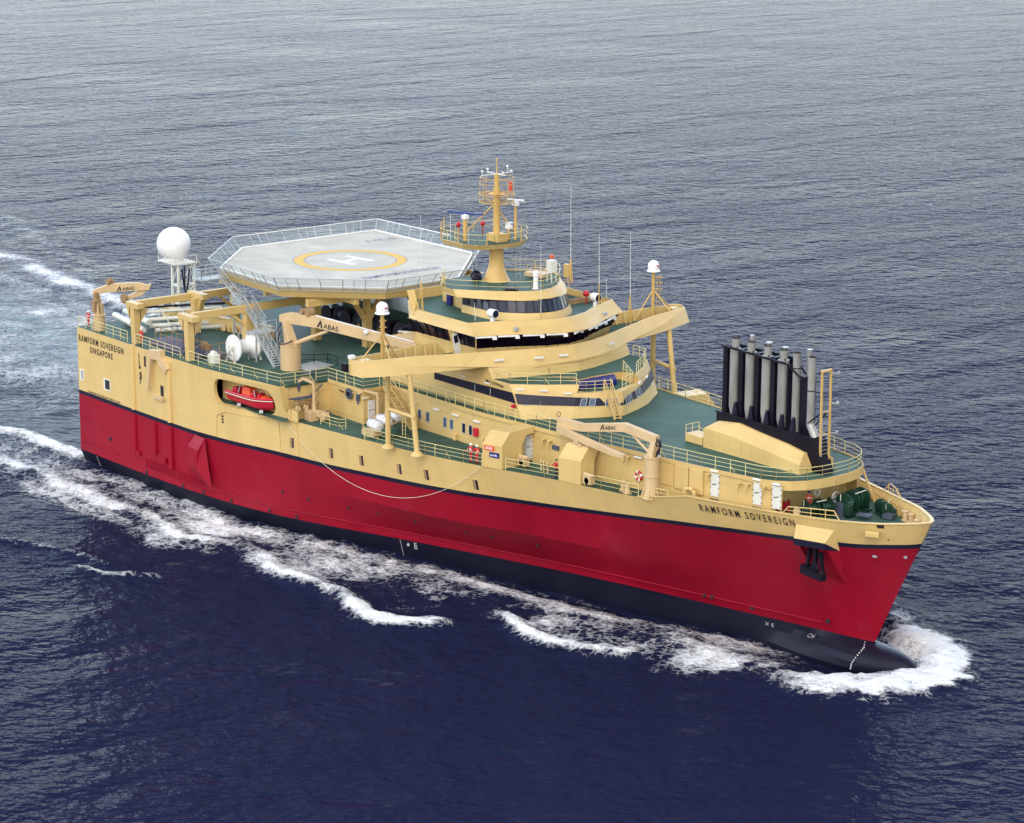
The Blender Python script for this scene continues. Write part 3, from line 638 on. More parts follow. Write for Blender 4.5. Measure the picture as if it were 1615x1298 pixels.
# safety net all round
nm = MB(); nf = MB()
outP = shrink(HP, -1.15)
for (a, b), (c, d) in zip(zip(HP, HP[1:]+HP[:1]), zip(outP, outP[1:]+outP[:1])):
    L = math.dist(a, b); n = max(3, round(L/2.0))
    for i in range(n):
        t0, t1_ = i/n, (i+1)/n
        p0, p1 = Vector((*lerp2(a, b, t0), HZ-.35)), Vector((*lerp2(a, b, t1_), HZ-.35)); q0, q1 = Vector((*lerp2(c, d, t0), HZ+1.05)), Vector((*lerp2(c, d, t1_), HZ+1.05))
        nm.add([p0, p1, q1, q0], [(0, 1, 2, 3)]); nf.tube(p0, q0, .045, n=5); nf.tube(q0, q1, .05, n=5); nf.tube(p0, p1, .05, n=5)
        if i % 3 == 1: nf.tube(p0.lerp(p1, .5), q0.lerp(q1, .5), .03, n=4)
    nf.tube(p1, q1, .06, n=5)
net = nm.build('safety_net', 'net', heli, normals=False); nf.build('net_frame', 'galv', heli)
wl = MB()
for (a, b) in ((outP[1], outP[2]), (outP[0], outP[1])): wl.tube((*a, HZ+1.08), (*b, HZ+1.08), .055, n=5)
wl.build('net_rail', 'white', heli)
# supports
su = MB()
def kframe(x, y):
    su.beam((x, y, UD), (x, y, 18.8), .75, .75)
    for dx, dy in ((0, 2.6), (0, -2.6)): su.beam((x, y, 17.3), (x+dx, y+dy, HZ-1.2), .42, .42)
    su.beam((x, y, 18.6), (x, y, HZ-1.1), .6, .6)
for x, y in ((26.5, -1.5), (30.5, 3.0), (26.5, 8.5), (15.5, 9.5), (12.5, 2.0), (12.5, 11.5), (20.5, 12)): kframe(x, y)
for y in (-6, 0, 6, 12): su.beam((9, y, 20.9), (31, y, 20.9), .45, .7)
for x in (12.5, 20.5, 28): su.beam((x, -10, 20.7), (x, 12.5, 20.7), .45, .8)
su.build('support_frames', 'yellow', heli)
# dark winch house and machinery below the deck
sh = MB(); random.seed(3)
sh.box((22, 7.5, 16.4), (12, 9, 3.1)); sh.build('winch_house', 'greend', ship)
for k in range(9):
    x = 15.5+k*1.75; y = 1.9+(k % 2)*.4
    dr = MB(); dr.lathe([(.95, -.7), (.95, -.6), (.55, -.58), (.55, .58), (.95, .6), (.95, .7)], (x, y, 16.1), 14, 'x' if k % 2 else 'y'); dr.box((x, y+.9, 15.4), (1.3, .5, 1.1)); dr.build('streamer_winch', 'bluegrey' if k % 2 else 'black', ship, smooth=True)
ww = MB(); ww.prism([(31.0, -1.8), (36.5, -1.8), (36.5, 7.6), (33.5, 7.8), (31.0, 4)], UD, UD+2.05); ww.box((22.3, 2.0, 15.4), (9, .3, 1.2)); ww.build('after_casing', 'yellow', ship, bevel=.04)
for x, y in ((31.3, -1.0), (33.2, -1.95), (35.6, -1.95), (36.6, .8), (36.6, 3.4)):
    g = MB(); g.path([(x, y, UD+1.1), (x, y, UD+1.9), (x+.15, y-.12, UD+2.1), (x+.35, y-.3, UD+2.05), (x+.4, y-.35, UD+1.8)], .17, 8); g.build('gooseneck_vent', 'yellow', ship, smooth=True)
for x, y in ((31.8, -.6), (33.9, .8), (36.0, 3.8)):
    g = MB(); g.box((x, y, UD+2.35), (1.5, .3, .14), .5); g.tube((x, y, UD+2.05), (x, y, UD+2.3), .05); g.build('floodlight', 'white', ship)
# ---------------------------------------------------------------- gantry frames over the working deck
def gantry(x, y0, y1, z, arm, mids=()):
    g = empty('gantry_frame', (0, 0, 0), parent=ship)
    p = MB(); p.beam((x+.1, y0, UD-.05), (x, y0, z-.4), .70, .66, .8, .75)
    p.add([(x-.45, y0+.42, z-1.9), (x-.45, y0+.42, z-.6), (x-.45, y0+1.4, z-.6), (x+.45, y0+.42, z-1.9), (x+.45, y0+.42, z-.6), (x+.45, y0+1.4, z-.6)], [(0, 1, 2), (3, 5, 4), (0, 2, 5, 3)])
    p.build('post', 'yellow', g, bevel=.03)
    t = MB(); t.beam((x-arm, y0, z-.1), (x+arm, y0, z-.1), .85, .55)
    t.add([(x-arm, y0-.4, z-.4), (x-.5, y0-.4, z-.4), (x-.5, y0-.4, z-1.5), (x-arm, y0+.4, z-.4), (x-.5, y0+.4, z-.4), (x-.5, y0+.4, z-1.5)], [(0, 1, 2), (3, 5, 4), (0, 2, 5, 3)])
    t.build('cross_arm', 'yellow', g, bevel=.03)
    b = MB(); b.beam((x, y0+.4, z-.05), (x, y1, z-.05), .5, .75); b.build('beam', 'yellow', g, bevel=.03)
    for ym in mids:
        c = MB(); c.beam((x, ym, UD), (x, ym, z-.4), .8, .8); c.beam((x, ym+.2, z-2.2), (x, ym-1.9, z-.45), .3, .3); c.build('column', 'yellow', g, bevel=.03)
    return g
gantry(10.6, -19.3, -6.8, 18.95, 1.1, (-7.1,))
gantry(20.6, -19.2, -3.6, 19.3, 1.35, (-12.2, -3.7))
g3 = empty('gantry_frame', parent=ship)
p = MB(); p.beam((11.6, -12.6, 15.2), (11.6, -12.6, 18.9), .8, .7); p.beam((10.0, -12.2, 19.15), (13.0, -12.2, 19.15), .8, .55); p.add([(10.8, -12.5, 18.9), (12.6, -12.5, 18.9), (11.9, -12.5, 17.4), (10.8, -11.9, 18.9), (12.6, -11.9, 18.9), (11.9, -11.9, 17.4)], [(0, 1, 2), (3, 5, 4), (0, 2, 5, 3), (1, 4, 5, 2)]); p.build('post', 'yellow', g3, bevel=.03)
# inner bulwark of the slipway with rollers
sw = MB()
sw.beam((2, -10.6, 15.5), (18, -7.4, 15.5), .25, 1.3); sw.beam((1.5, -10.7, 16.2), (18, -7.3, 16.2), .6, .12)
for k in range(9): x = 3+k*1.8; sw.beam((x, -10.5+(x-2)*.2-.35, 14.9), (x, -10.5+(x-2)*.2-.05, 16.1), .1, .5)
sw.build('slipway_coaming', 'yellow', ship)
for k in range(5):
    sv = MB(); sv.lathe([(.42, -.25), (.42, -.2), (.3, 0), (.42, .2), (.42, .25)], (11.5+k*1.6, -8.9+k*.34, 15.3), 12, 'y'); sv.build('guide_sheave', 'yellow2', ship, smooth=True)
# grating platforms and reels at starboard aft edge
gp = MB(); gp.box((14.6, -16.9, 15.3), (5.6, 2.2, .12)); gp.box((20.6, -16.6, 15.25), (3.2, 2.0, .12)); gp.box((15.2, -17.2, 15.05), (6.5, 2.6, .3)); gp.build('walkway_grating', 'sternwood', ship)
rail('platform_railing', [(12.0, -17.8, 15.35), (17.3, -17.8, 15.35), (17.3, -15.8, 15.35)], ship, h=1.3, bars=2, sp=1.0, r=.035, mat='rustm')
rail('platform_railing', [(12.0, -15.8, 15.35), (17.3, -15.8, 15.35)], ship, h=1.3, bars=3, sp=1.0, r=.035, mat='bluegrey')
rail('platform_railing', [(19.3, -17.5, 15.3), (22.0, -17.5, 15.3), (22.0, -15.6, 15.3)], ship, h=1.1, bars=2, sp=.9, r=.035, mat='rustm')
for k, (x, y) in enumerate(((18.6, -17.3), (23.2, -18.0), (20.6, -18.3), (19.0, -16.3))):
    q = MB(); q.box((x, y, 15.3), (1.1, .8, .9)); q.tube((x-.3, y, 15.8), (x+.3, y, 15.8), .3, n=10); q.build('small_winch', ('bluegrey', 'offwhite', 'bluegrey', 'rustm')[k], ship, bevel=.04)
# big white hose reel
rl = empty('hose_reel', parent=ship)
rm = MB(); rm.lathe([(.3, -1.25), (1.35, -1.22), (1.35, -1.08), (.9, -.7), (.72, -.4), (.72, .4), (.9, .7), (1.35, 1.08), (1.35, 1.22), (.3, 1.25)], (24.3, -15.2, 16.35), 28, 'y'); rm.build('drum', 'white', rl, smooth=True)
rs = MB()
for y in (-16.75, -13.65): rs.beam((23.5, y, 14.9), (24.3, y, 16.4), .18, .12); rs.beam((25.1, y, 14.9), (24.3, y, 16.4), .18, .12); rs.lathe([(.3, -.15), (.3, .15)], (24.3, y, 16.4), 10, 'y')
rs.box((24.3, -13.2, 16.1), (.7, .6, .9)); rs.build('stand', 'offwhite', rl)
rs2 = MB(); rs2.path([(23.2, -17.2, 14.9), (23.2, -17.2, 15.9), (25.6, -17.2, 15.9), (25.6, -17.2, 14.9)], .035, 5); rs2.path([(23.2, -17.2, 15.4), (25.6, -17.2, 15.4)], .03, 5); rs2.build('guard', 'rustm', rl)
# white pipes and tubes stacked aft
pc = MB()
for a, b, r in (((-.3+1.2, -15.9, 15.75), (5.2, -16.4, 15.55), .32), ((1.2, -14.8, 16.1), (6.6, -15.2, 15.8), .32), ((1.6, -15.0, 15.3), (6.8, -16.0, 15.1), .30)): pc.tube(a, b, r, n=14)
pc.build('gun_floats', 'offwhite', ship, smooth=True)
pd = MB()
for a, b, r in (((3.3, -14.4, 16.2), (7.4, -6.6, 16.5), .20), ((4.6, -14.3, 15.6), (8.6, -6.8, 15.9), .24), ((6.0, -14.8, 15.25), (9.9, -7.0, 15.4), .26), ((7.6, -15.0, 15.1), (11.0, -8.4, 15.3), .22)): pd.tube(a, b, r, n=12)
pd.build('white_spars', 'offwhite', ship, smooth=True)
pe2 = MB(); pe2.tube((3.6, -13.9, 16.75), (7.9, -6.4, 17.0), .12, n=8); pe2.tube((5.2, -14.5, 15.15), (9.4, -7.4, 15.2), .16, n=8)
pe2.build('dark_spars', 'black', ship)
for k in range(5):
    st = MB(); t = k/4; x, y = 4.4+5.0*t*.8, -14.6+7.4*t; st.path([(x-.8, y-.3, 14.85), (x-.4, y, 16.7), (x+1.6, y+.2, 14.85)], .05, 5); st.build('spar_crutch', 'offwhite', ship)
# pale plank raft near the reel and hatch
ht = MB(); ht.box((30.6, -11.2, 14.93), (2.6, 3.4, .10), .2); ht.build('deck_hatch', 'galv', ship, bevel=.03)
ht = MB(); ht.box((32.6, -13.2, 14.90), (1.2, 1.0, .06), .2); ht.build('small_hatch', 'bluegrey', ship)
rail('hatch_guard', [(29.3, -11.8, 14.9), (30.6, -9.4, 14.9), (32.0, -9.2, 14.9)], ship, h=1.0, bars=2, sp=1.5, r=.03, mat='black')
# ---------------------------------------------------------------- radome on lattice tower
ra = empty('radome_tower', parent=ship)
q = MB(); q.sphere((.9, -8.35, 22.55), 1.82, 32); q.lathe([(.9, -2.0), (1.1, -1.5), (.8, -1.3)], (.9, -8.35, 22.55), 20); q.build('radome', 'white', ra, smooth=True)
q = MB(); bx0, by0 = 2.2, -8.9
cs_ = [(2.0, -9.3), (3.2, -9.3), (3.2, -7.3), (2.0, -7.3)]
for x, y in cs_: q.beam((x, y, UD), (x, y, 20.9), .22, .22)
for z in (16.5, 18.4, 20.8):
    for a, b in zip(cs_, cs_[1:]+cs_[:1]): q.beam((*a, z), (*b, z), .15, .15)
for a, b in zip(cs_, cs_[1:]+cs_[:1]):
    q.tube((*a, 16.5), (*b, 18.4), .05, n=5); q.tube((*a, 18.4), (*b, 20.8), .05, n=5)
q.box((1.6, -8.4, 20.75), (3.6, 2.6, .12)); q.build('lattice_tower', 'offwhite', ra)
rail('tower_railing', [(-.1, -9.7, 20.6), (3.4, -9.7, 20.6), (3.4, -7.1, 20.6)], ra, h=1.0, bars=2, sp=1.2, mat='offwhite')
q = MB()
pts = [(3.3, -8.9+.9*t/12, 20.2-2.6*math.sin(math.pi*t/12)) for t in range(13)]; q.path(pts, .1, 6)
q.path([(3.3, -8.6, 20.6), (3.35, -8.6, 17.8)], .08, 6); q.build('hanging_hose', 'hose', ra)
# ---------------------------------------------------------------- cranes
def abas(parent, o, ux, uz, size):
    """triangular emblem and name, o = lower left corner"""
    o, ux, uz = Vector(o), Vector(ux).normalized(), Vector(uz).normalized()
    m = MB(); s_ = size
    for tri in (((0, 0), (.75, 1.15), (.95, 1.15), (.42, 0)), ((.75, 1.15), (.95, 1.15), (1.2, 0), (.85, 0), (.78, .75))):
        m.add([o+ux*a*s_+uz*b*s_ for a, b in tri], [tuple(range(len(tri)))])
    m.build('crane_emblem', 'text', parent, normals=False)
    lettering('crane_lettering', 'ABAS', size*3.0, size*.8, plane_fn(o+ux*size*1.4, ux, uz), 'text', parent, .015)
def boxboom(m, pts, w):   # pts: list of (point, height) centreline stations
    st = []
    for i, (p_, h) in enumerate(pts):
        p_ = Vector(p_); a = Vector(pts[max(0, i-1)][0]); b = Vector(pts[min(len(pts)-1, i+1)][0]); d = (b-a); side = Vector((d.y, -d.x, 0)).normalized()*w/2
        st.append([p_+side+Vector((0, 0, h/2)), p_-side+Vector((0, 0, h/2)), p_-side-Vector((0, 0, h/2)), p_+side-Vector((0, 0, h/2))])
    vs = [v for s_ in st for v in s_]; fs = []
    for i in range(len(st)-1):
        for j in range(4): fs.append((4*i+j, 4*i+(j+1) % 4, 4*i+4+(j+1) % 4, 4*i+4+j))
    fs += [(0, 1, 2, 3), tuple(range(4*len(st)-1, 4*len(st)-5, -1))]
    m.add(vs, fs)
# middle crane
cr = empty('deck_crane', parent=ship); tag(cr, 'long straight boom crane stowed across the green working deck')
q = MB(); q.lathe([(1.02, 0), (1.02, 2.4), (1.08, 2.42), (1.08, 2.5), (.2, 2.55)], (30.1, -13.5, UD), 32); q.build('pedestal', 'yellow2', cr, smooth=True)
q = MB(); q.beam((30.2, -13.45, 17.3), (29.5, -13.6, 19.7), 1.05, .95, .7, .55); q.build('king_post', 'yellow2', cr, bevel=.05)
bp0 = Vector((29.0, -13.4, 19.95)); bp1 = Vector((45.4, -8.9, 19.05)); bd_ = (bp1-bp0).normalized()
q = MB(); boxboom(q, [(bp0-bd_*.5+Vector((0, 0, -.2)), .7), (bp0+bd_*.6, 1.1), (bp0+bd_*4.3+Vector((0, 0, .25)), 1.15), (bp0+bd_*9.5+Vector((0, 0, .08)), 1.0), (bp1-bd_*3.2, .8), (bp1-bd_*.6, .55)], .55); q.build('boom', 'yellow2', cr, bevel=.04)
q = MB(); q.beam(bp0+bd_*4.0+Vector((0, 0, .86)), bp1-bd_*1+Vector((0, 0, .42)), .12, .06); q.build('boom_pipe', 'white', cr)
q = MB(); q.tube((30.6, -13.3, 17.5), bp0+bd_*5.4+Vector((0, 0, -.5)), .17, n=10); q.tube((30.6, -13.3, 17.5), Vector((30.6, -13.3, 17.5)).lerp(bp0+bd_*5.4+Vector((0, 0, -.5)), .6), .24, n=10); q.build('hydraulic_cylinder', 'yellow2', cr, smooth=True)
q = MB(); q.lathe([(.42, -.35), (.42, .35)], bp0+bd_*3.2+Vector((0, 0, 1.0)), 14, 'y'); q.lathe([(.28, -.5), (.28, .5)], bp1+bd_*.1, 12, 'y'); q.lathe([(.30, -.3), (.30, .3)], bp0+bd_*2.4+Vector((0, 0, .95)), 12, 'y'); q.build('rope_winch', 'rustm', cr, smooth=True)
q = MB(); q.path([(29.5, -14.3, 18.7), (29.4, -14.5, 17.9), (29.8, -14.6, 17.45), (30.5, -14.3, 17.6), (30.8, -13.7, 17.9)], .07, 6); q.path([(29.3, -14.0, 19.4), (29.0, -14.6, 18.4), (29.4, -14.7, 17.5)], .06, 6); q.build('hydraulic_hose', 'hose', cr)
q = MB(); q.sphere(bp0+bd_*10.6+Vector((.1, -.45, .45)), .24, 10); q.build('boom_light', 'white', cr, smooth=True)
sd_ = Vector((bd_.y, -bd_.x, 0)).normalized()
abas(cr, bp0+bd_*4.3+sd_*.30+Vector((0, 0, -.20)), bd_, (0, 0, 1), .62)
rail('crane_ladder_cage', [(28.9, -14.3, 17.3), (28.6, -13.4, 17.3), (29.0, -12.6, 17.3)], cr, h=1.5, bars=4, sp=.45, r=.025, mat='galv')
# forward crane on the side deck
cf = empty('deck_crane', parent=ship); tag(cf, 'folded knuckle boom crane standing at the forward side deck')
cb = Vector((77.9, -8.75, LD))
q = MB(); q.lathe([(.85, 0), (.62, .5), (.62, 1.9), (.67, 1.92), (.67, 2.05), (.62, 2.08), (.62, 3.6), (.72, 3.62), (.72, 3.72), (.3, 3.74)], cb, 28); q.build('pedestal', 'yellow2', cf, smooth=True)
for t in range(6):
    a = t*math.pi/3; q = MB(); q.beam(cb+Vector((math.cos(a)*.95, math.sin(a)*.95, 0)), cb+Vector((math.cos(a)*.62, math.sin(a)*.62, 1.0)), .1, .12); q.build('foot_bracket', 'yellow2', cf)
kp = cb+Vector((.0, 0, 3.7)); elb = Vector((66.6, -9.8, 16.15)); top = Vector((78.2, -8.6, 16.9))
q = MB(); q.beam(kp, top+Vector((-.1, 0, -.3)), .75, .7, .6, .6); q.build('king_post', 'yellow2', cf, bevel=.04)
q = MB(); boxboom(q, [(top+Vector((.2, 0, -.15)), .75), (top+Vector((-3.6, -.35, .28)), .8), (elb+Vector((3, .3, .10)), .72), (elb+Vector((0, 0, .05)), .95)], .5); q.build('main_boom', 'yellow2', cf, bevel=.03)
j0 = elb+Vector((.6, -.3, -.75)); j1 = Vector((75.7, -10.0, 14.95))
q = MB(); boxboom(q, [(elb+Vector((-.05, 0, -.5)), .9), (j0+Vector((1.6, -.1, .15)), .62), (j1-Vector((1.5, 0, 0)), .5), (j1, .32)], .42); q.build('jib', 'yellow2', cf, bevel=.03)
q = MB(); q.tube(kp+Vector((-.3, 0, .2)), top+Vector((-3.0, -.3, -.1)), .11, n=8); q.tube(elb+Vector((.3, -.15, -.35)), elb+Vector((3.2, -.1, -.75)), .12, n=8); q.build('hydraulic_cylinder', 'yellow2', cf, smooth=True)
q = MB(); q.lathe([(.34, -.3), (.34, .3)], elb+Vector((3.0, -.3, -1.0)), 12, 'y'); q.box(elb+Vector((3.3, -.3, -1.35)), (.7, .5, .4)); q.build('rope_winch', 'yellow2', cf, smooth=True)
q = MB()
for k in range(4): q.path([(78.6+.1*k, -8.9-.1*k, 17.0), (78.95+.1*k, -8.9, 16.5), (78.9, -8.8-.1*k, 15.9), (78.5, -8.9, 15.3)], .06, 5)
q.torus((78.8, -8.9, 16.6), .28, .06, 'x', 14, 6); q.build('hydraulic_hose', 'hose', cf)
q = MB(); q.torus(elb+Vector((-.0, 0, .75)), .22, .05, 'x', 12, 5); q.path([j1, j1+Vector((.1, 0, -.35)), j1+Vector((-.15, 0, -.6))], .06, 5); q.build('crane_hook', 'rustm', cf)
bd2 = (top+Vector((-3.6, -.35, .28))-(elb+Vector((3, .3, .10)))).normalized(); sd2 = Vector((bd2.y, -bd2.x, 0)).normalized()
abas(cf, (top+Vector((-3.6, -.35, .28))).lerp(elb+Vector((3, .3, .10)), .55)+sd2*.27+Vector((0, 0, -.17)), bd2, (0, 0, 1), .42)
# stern crane
cs = empty('deck_crane', parent=ship); tag(cs, 'rust stained knuckle crane on the starboard quarter')
sb_ = Vector((2.9, -19.0, UD))
q = MB(); q.lathe([(.62, 0), (.62, 1.5), (.7, 1.55), (.7, 1.7), (.55, 1.75), (.5, 2.9)], sb_, 20); q.build('pedestal', 'yellow2', cs, smooth=True)
q = MB(); q.beam(sb_+Vector((0, 0, 1.7)), sb_+Vector((-.3, -.1, 4.0)), .7, .7, .5, .5); q.path([sb_+Vector((.5, -.2, 1.9)), sb_+Vector((.6, -.3, 2.7)), sb_+Vector((.1, -.3, 3.4))], .1, 6); q.box(sb_+Vector((0, -.5, 2.6)), (.6, .4, 1.2)); q.build('king_post', 'rustm', cs)
s0 = sb_+Vector((-.4, -.1, 4.0)); s1 = Vector((5.6, -14.4, 19.3)); sdv = (s1-s0).normalized()
q = MB(); boxboom(q, [(s0-sdv*.3, .5), (s0+sdv*1.6+Vector((0, 0, .35)), .9), (s0+sdv*4.5+Vector((0, 0, .2)), .85), (s1, .5)], .45); q.build('main_boom', 'yellow2', cs, bevel=.03)
q = MB(); boxboom(q, [(s1+Vector((0, .2, .25)), .3), (s1-sdv*1.0+Vector((0, .3, -.4)), .7), (s0+sdv*2.6+Vector((0, .3, -1.1)), .4)], .4); q.build('jib', 'yellow2', cs, bevel=.03)
q = MB(); q.lathe([(.5, -.2), (.5, .2)], s0+sdv*2.9+Vector((0, .1, -1.0)), 14, 'y'); q.lathe([(.35, -.3), (.35, .3)], s0+sdv*1.5+Vector((0, 0, 1.0)), 12, 'y'); q.build('rope_winch', 'rustm', cs, smooth=True)
sd3 = Vector((sdv.y, -sdv.x, 0)).normalized(); abas(cs, s0+sdv*2.2+sd3*.25+Vector((0, 0, -.05)), sdv, (0, 0, 1), .42)
# ---------------------------------------------------------------- grey stair tower beside the helideck
st = empty('stair_tower', parent=ship)
def flight(name, p, q, w=.95, n=12, mat='galv'):
    p, q = Vector(p), Vector(q); d = Vector((q.x-p.x, q.y-p.y, 0)).normalized(); sv = Vector((-d.y, d.x, 0))*w/2
    m = MB()
    for s in (1, -1):
        m.beam(p+sv*s, q+sv*s, .09, .30); m.tube(p+sv*s+Vector((0, 0, 1)), q+sv*s+Vector((0, 0, 1)), .04, n=5); m.tube(p+sv*s+Vector((0, 0, .5)), q+sv*s+Vector((0, 0, .5)), .028, n=5)
        for k in range(0, n+1, 3): c = p.lerp(q, k/n)+sv*s; m.tube(c, c+Vector((0, 0, 1)), .035, n=5)
    for k in range(n): c = p.lerp(q, (k+.5)/n); m.box(c, (.26, w, .04), math.atan2(d.y, d.x))
    return m.build(name, mat, st if mat == 'galv' else ship)
flight('flight', (25.3, -13.9, 17.7), (28.7, -14.0, 14.9), n=14)
flight('flight', (20.3, -11.9, 19.5), (23.9, -12.6, 17.75), n=11)
flight('flight', (15.4, -11.4, 21.5), (18.7, -11.4, 19.55), n=10)
tw = MB()
for x, y in ((18.6, -12.5), (20.2, -12.5), (18.6, -10.6), (20.2, -10.6)): tw.beam((x, y, UD), (x, y, 19.5), .14, .14)
for x, y in ((24.0, -14.4), (25.4, -14.4), (24, -11.9), (25.4, -11.9)): tw.beam((x, y, UD), (x, y, 17.7), .12, .12)
tw.beam((18.6, -12.5, 15), (20.2, -12.5, 17.4), .08, .08); tw.beam((18.6, -12.5, 17.3), (20.2, -12.5, 15.1), .08, .08); tw.beam((18.6, -12.5, 17.4), (20.2, -12.5, 17.4), .1, .1)
tw.box((19.4, -11.6, 19.5), (1.8, 2.2, .1)); tw.box((24.6, -13.2, 17.7), (1.6, 2.8, .1)); tw.box((14.6, -12.6, 21.5), (1.8, 3.4, .1)); tw.beam((14.6, -11, 20.4), (14.6, -14.2, 21.4), .1, .1)
tw.build('tower_frame', 'galv', st)
rail('platform_railing', [(18.5, -12.7, 19.55), (20.3, -12.7, 19.55)], st, h=1.1, bars=3, sp=.9, r=.035, mat='galv')
rail('platform_railing', [(13.7, -11.0, 21.55), (13.7, -14.3, 21.55), (15.5, -14.3, 21.55), (15.5, -12.1, 21.55)], st, h=1.1, bars=3, sp=.9, r=.035, mat='galv')
rail('platform_railing', [(25.4, -11.9, 17.75), (25.4, -13.2, 17.75)], st, h=1.1, bars=3, sp=.9, r=.035, mat='galv')
pn = MB(); pn.box((14.6, -14.3, 22.1), (1.8, .04, .9)); pn.build('mesh_infill', 'net', st); pn = MB(); pn.box((19.4, -12.7, 20.0), (1.8, .04, .9)); pn.build('mesh_infill', 'net', st)
# ---------------------------------------------------------------- exhaust stack
fn = MB()   # cream fairing: wall, sloping shoulder, both sides
xs = [(77.2, 16.55, 17.2, 78.0), (80.6, 16.55, 17.5, 80.6), (83, 16.3, 17.2, 83), (86.5, 15.95, 16.85, 86.5), (89.1, 15.65, 16.5, 88.6)]
rw = []
for s in (-1, 1):
    a = [Vector((x, s*2.05, UD-.02)) for x, z1, z2, xt in xs]; b = [Vector((x, s*2.05, z1)) for x, z1, z2, xt in xs]; c = [Vector((xt, s*1.05, z2)) for x, z1, z2, xt in xs]; d = [Vector((xt, s*.8, z2)) for x, z1, z2, xt in xs]
    fn.strip(a, b); fn.strip(b, c); fn.strip(c, d); rw.append((a, b, c, d))
(a, b, c, d), (a2, b2, c2, d2) = rw
for i in (0, -1): fn.add([a[i], b[i], c[i], d[i], d2[i], c2[i], b2[i], a2[i]], [tuple(range(8))])
fairing = fn.build('stack_fairing', 'yellow', ship)
pn = MB()
for k, (xa, xb) in enumerate(((78.0, 79.2), (79.4, 80.4), (80.6, 82.0), (82.2, 83.2), (83.4, 84.6), (84.8, 85.8))):
    z0_, z1_ = 15.3-.03*k, 16.3-.10*k; pn.strip([(xa, -2.075, z0_), (xb, -2.075, z0_)], [(xa, -2.075, z1_), (xb, -2.075, z1_)])
    for j in range(5): z = z0_+(z1_-z0_)*(j+.5)/5; pn.box(((xa+xb)/2, -2.085, z), (xb-xa-.1, .02, .03))
pn.build('louvre_panel', 'yellow', fairing, normals=False)
pl = MB(); pl.box((75.9, -1.2, 15.25), (2.2, 1.6, .75)); pl.build('hatch_box', 'yellow', ship, bevel=.05)
rail('hatch_railing', [(74.9, -2.0, 15.6), (74.9, -.4, 15.6)], ship, h=.8, bars=2, sp=.8)
sk = empty('exhaust_stack', parent=ship)
cas = MB(); cas.add([(77.5, -.82, 15), (90.6, -.5, 14.9), (89.2, -.82, 17.8), (77.5, -.82, 17.95), (77.5, .9, 15), (90.6, .6, 14.9), (89.2, .9, 17.8), (77.5, .9, 17.95)], [(0, 1, 2, 3), (7, 6, 5, 4), (3, 2, 6, 7), (0, 3, 7, 4), (1, 5, 6, 2)])
cas.beam((77.4, -.86, 17.98), (89.3, -.86, 17.82), .12, .14); cas.build('stack_casing', 'black', sk, bevel=.03)
pipes = [(79.0, -.1, .38, 24.75), (80.95, -.1, .38, 24.75), (82.95, -.1, .38, 24.75), (84.9, -.1, .38, 24.75), (86.4, 0, .35, 24.7), (88.2, 0, .33, 24.65)]
for k, (x, y, r, zt) in enumerate(pipes):
    z0_ = 17.8 if k < 5 else 18.6; big = .49 if k < 4 else r
    q = MB()
    if k < 4: q.lathe([(.34, 0), (big*.8, .35), (big, .9), (big, 6.0), (big, 6.05), (r*.92, 6.1), (r*.92, zt-z0_), (r*.8, zt-z0_), (r*.8, zt-z0_-.5)], (x, y, z0_), 24)
    else: q.lathe([(r, 0), (r, zt-z0_), (r*.85, zt-z0_), (r*.85, zt-z0_-.4)], (x, y, z0_), 20)
    if k == 5: q.tube((88.9, 0, 17.7), (88.2, 0, 18.75), .36, n=16)
    pi = q.build('exhaust_pipe', 'steel', sk, smooth=True)
    q = MB(); q.torus((x, y, zt), r*.86, .045, 'z', 20, 6)
    if k > 3: q.torus((x, y, zt-1.3-(k == 5)*1.6), r*1.02, .05, 'z', 20, 6)
    q.build('pipe_rim', 'soot', pi)
for x, y, r, zt in ((79.9, 1.0, .2, 25.0), (81.8, 1.2, .3, 24.7), (83.8, 1.2, .3, 24.6), (87.3, .6, .26, 25.1)):
    q = MB(); q.tube((x, y, 17.8), (x, y, zt), r, n=14); q.build('exhaust_pipe', 'steel', sk, smooth=True)
fr2 = MB()
for x in (78.05, 79.98, 81.95, 83.93): fr2.box((x+.02, .2, 20.9), (.5, 1.35, 6.1))
fr2.box((85.72, .25, 20.7), (.13, 1.3, 5.8)); fr2.box((87.35, .45, 20.3), (1.0, .9, 4.9)); fr2.box((78.05, -.3, 20.9), (.16, .4, 6.2))
for s in (-.78, .8):
    fr2.beam((77.9, s, 24.0), (85.8, s, 23.75), .16, .16); fr2.beam((85.8, s*.8, 23.7), (87.7, s*.5, 22.5), .12, .12)
fr2.beam((88.2, -.3, 18.9), (89.8, -.2, 20.2), .09, .09); fr2.beam((88.5, .3, 18.7), (89.8, .2, 20.0), .09, .09)
for x in (79.0, 81, 82.9, 84.9): fr2.beam((x-.9, .6, 24.0), (x+.7, -.6, 23.95), .07, .05)
fr2.box((81.95, .85, 20.9), (7.9, .08, 6.2))
fr2.build('stack_frame', 'black', sk)
cn_ = MB()
for x in (79.6, 81.55, 83.5, 85.3, 86.7): cn_.add([(x-.35, -.7, 17.9), (x+.45, -.7, 17.85), (x+.15, -.68, 19.1), (x+.0, -.66, 19.3)], [(0, 1, 2, 3)]); cn_.beam((x-.0, -.5, 17.9), (x+.15, -.55, 19.2), .55, .12, .12, .08)
cn_.build('pipe_brackets', 'band', sk)
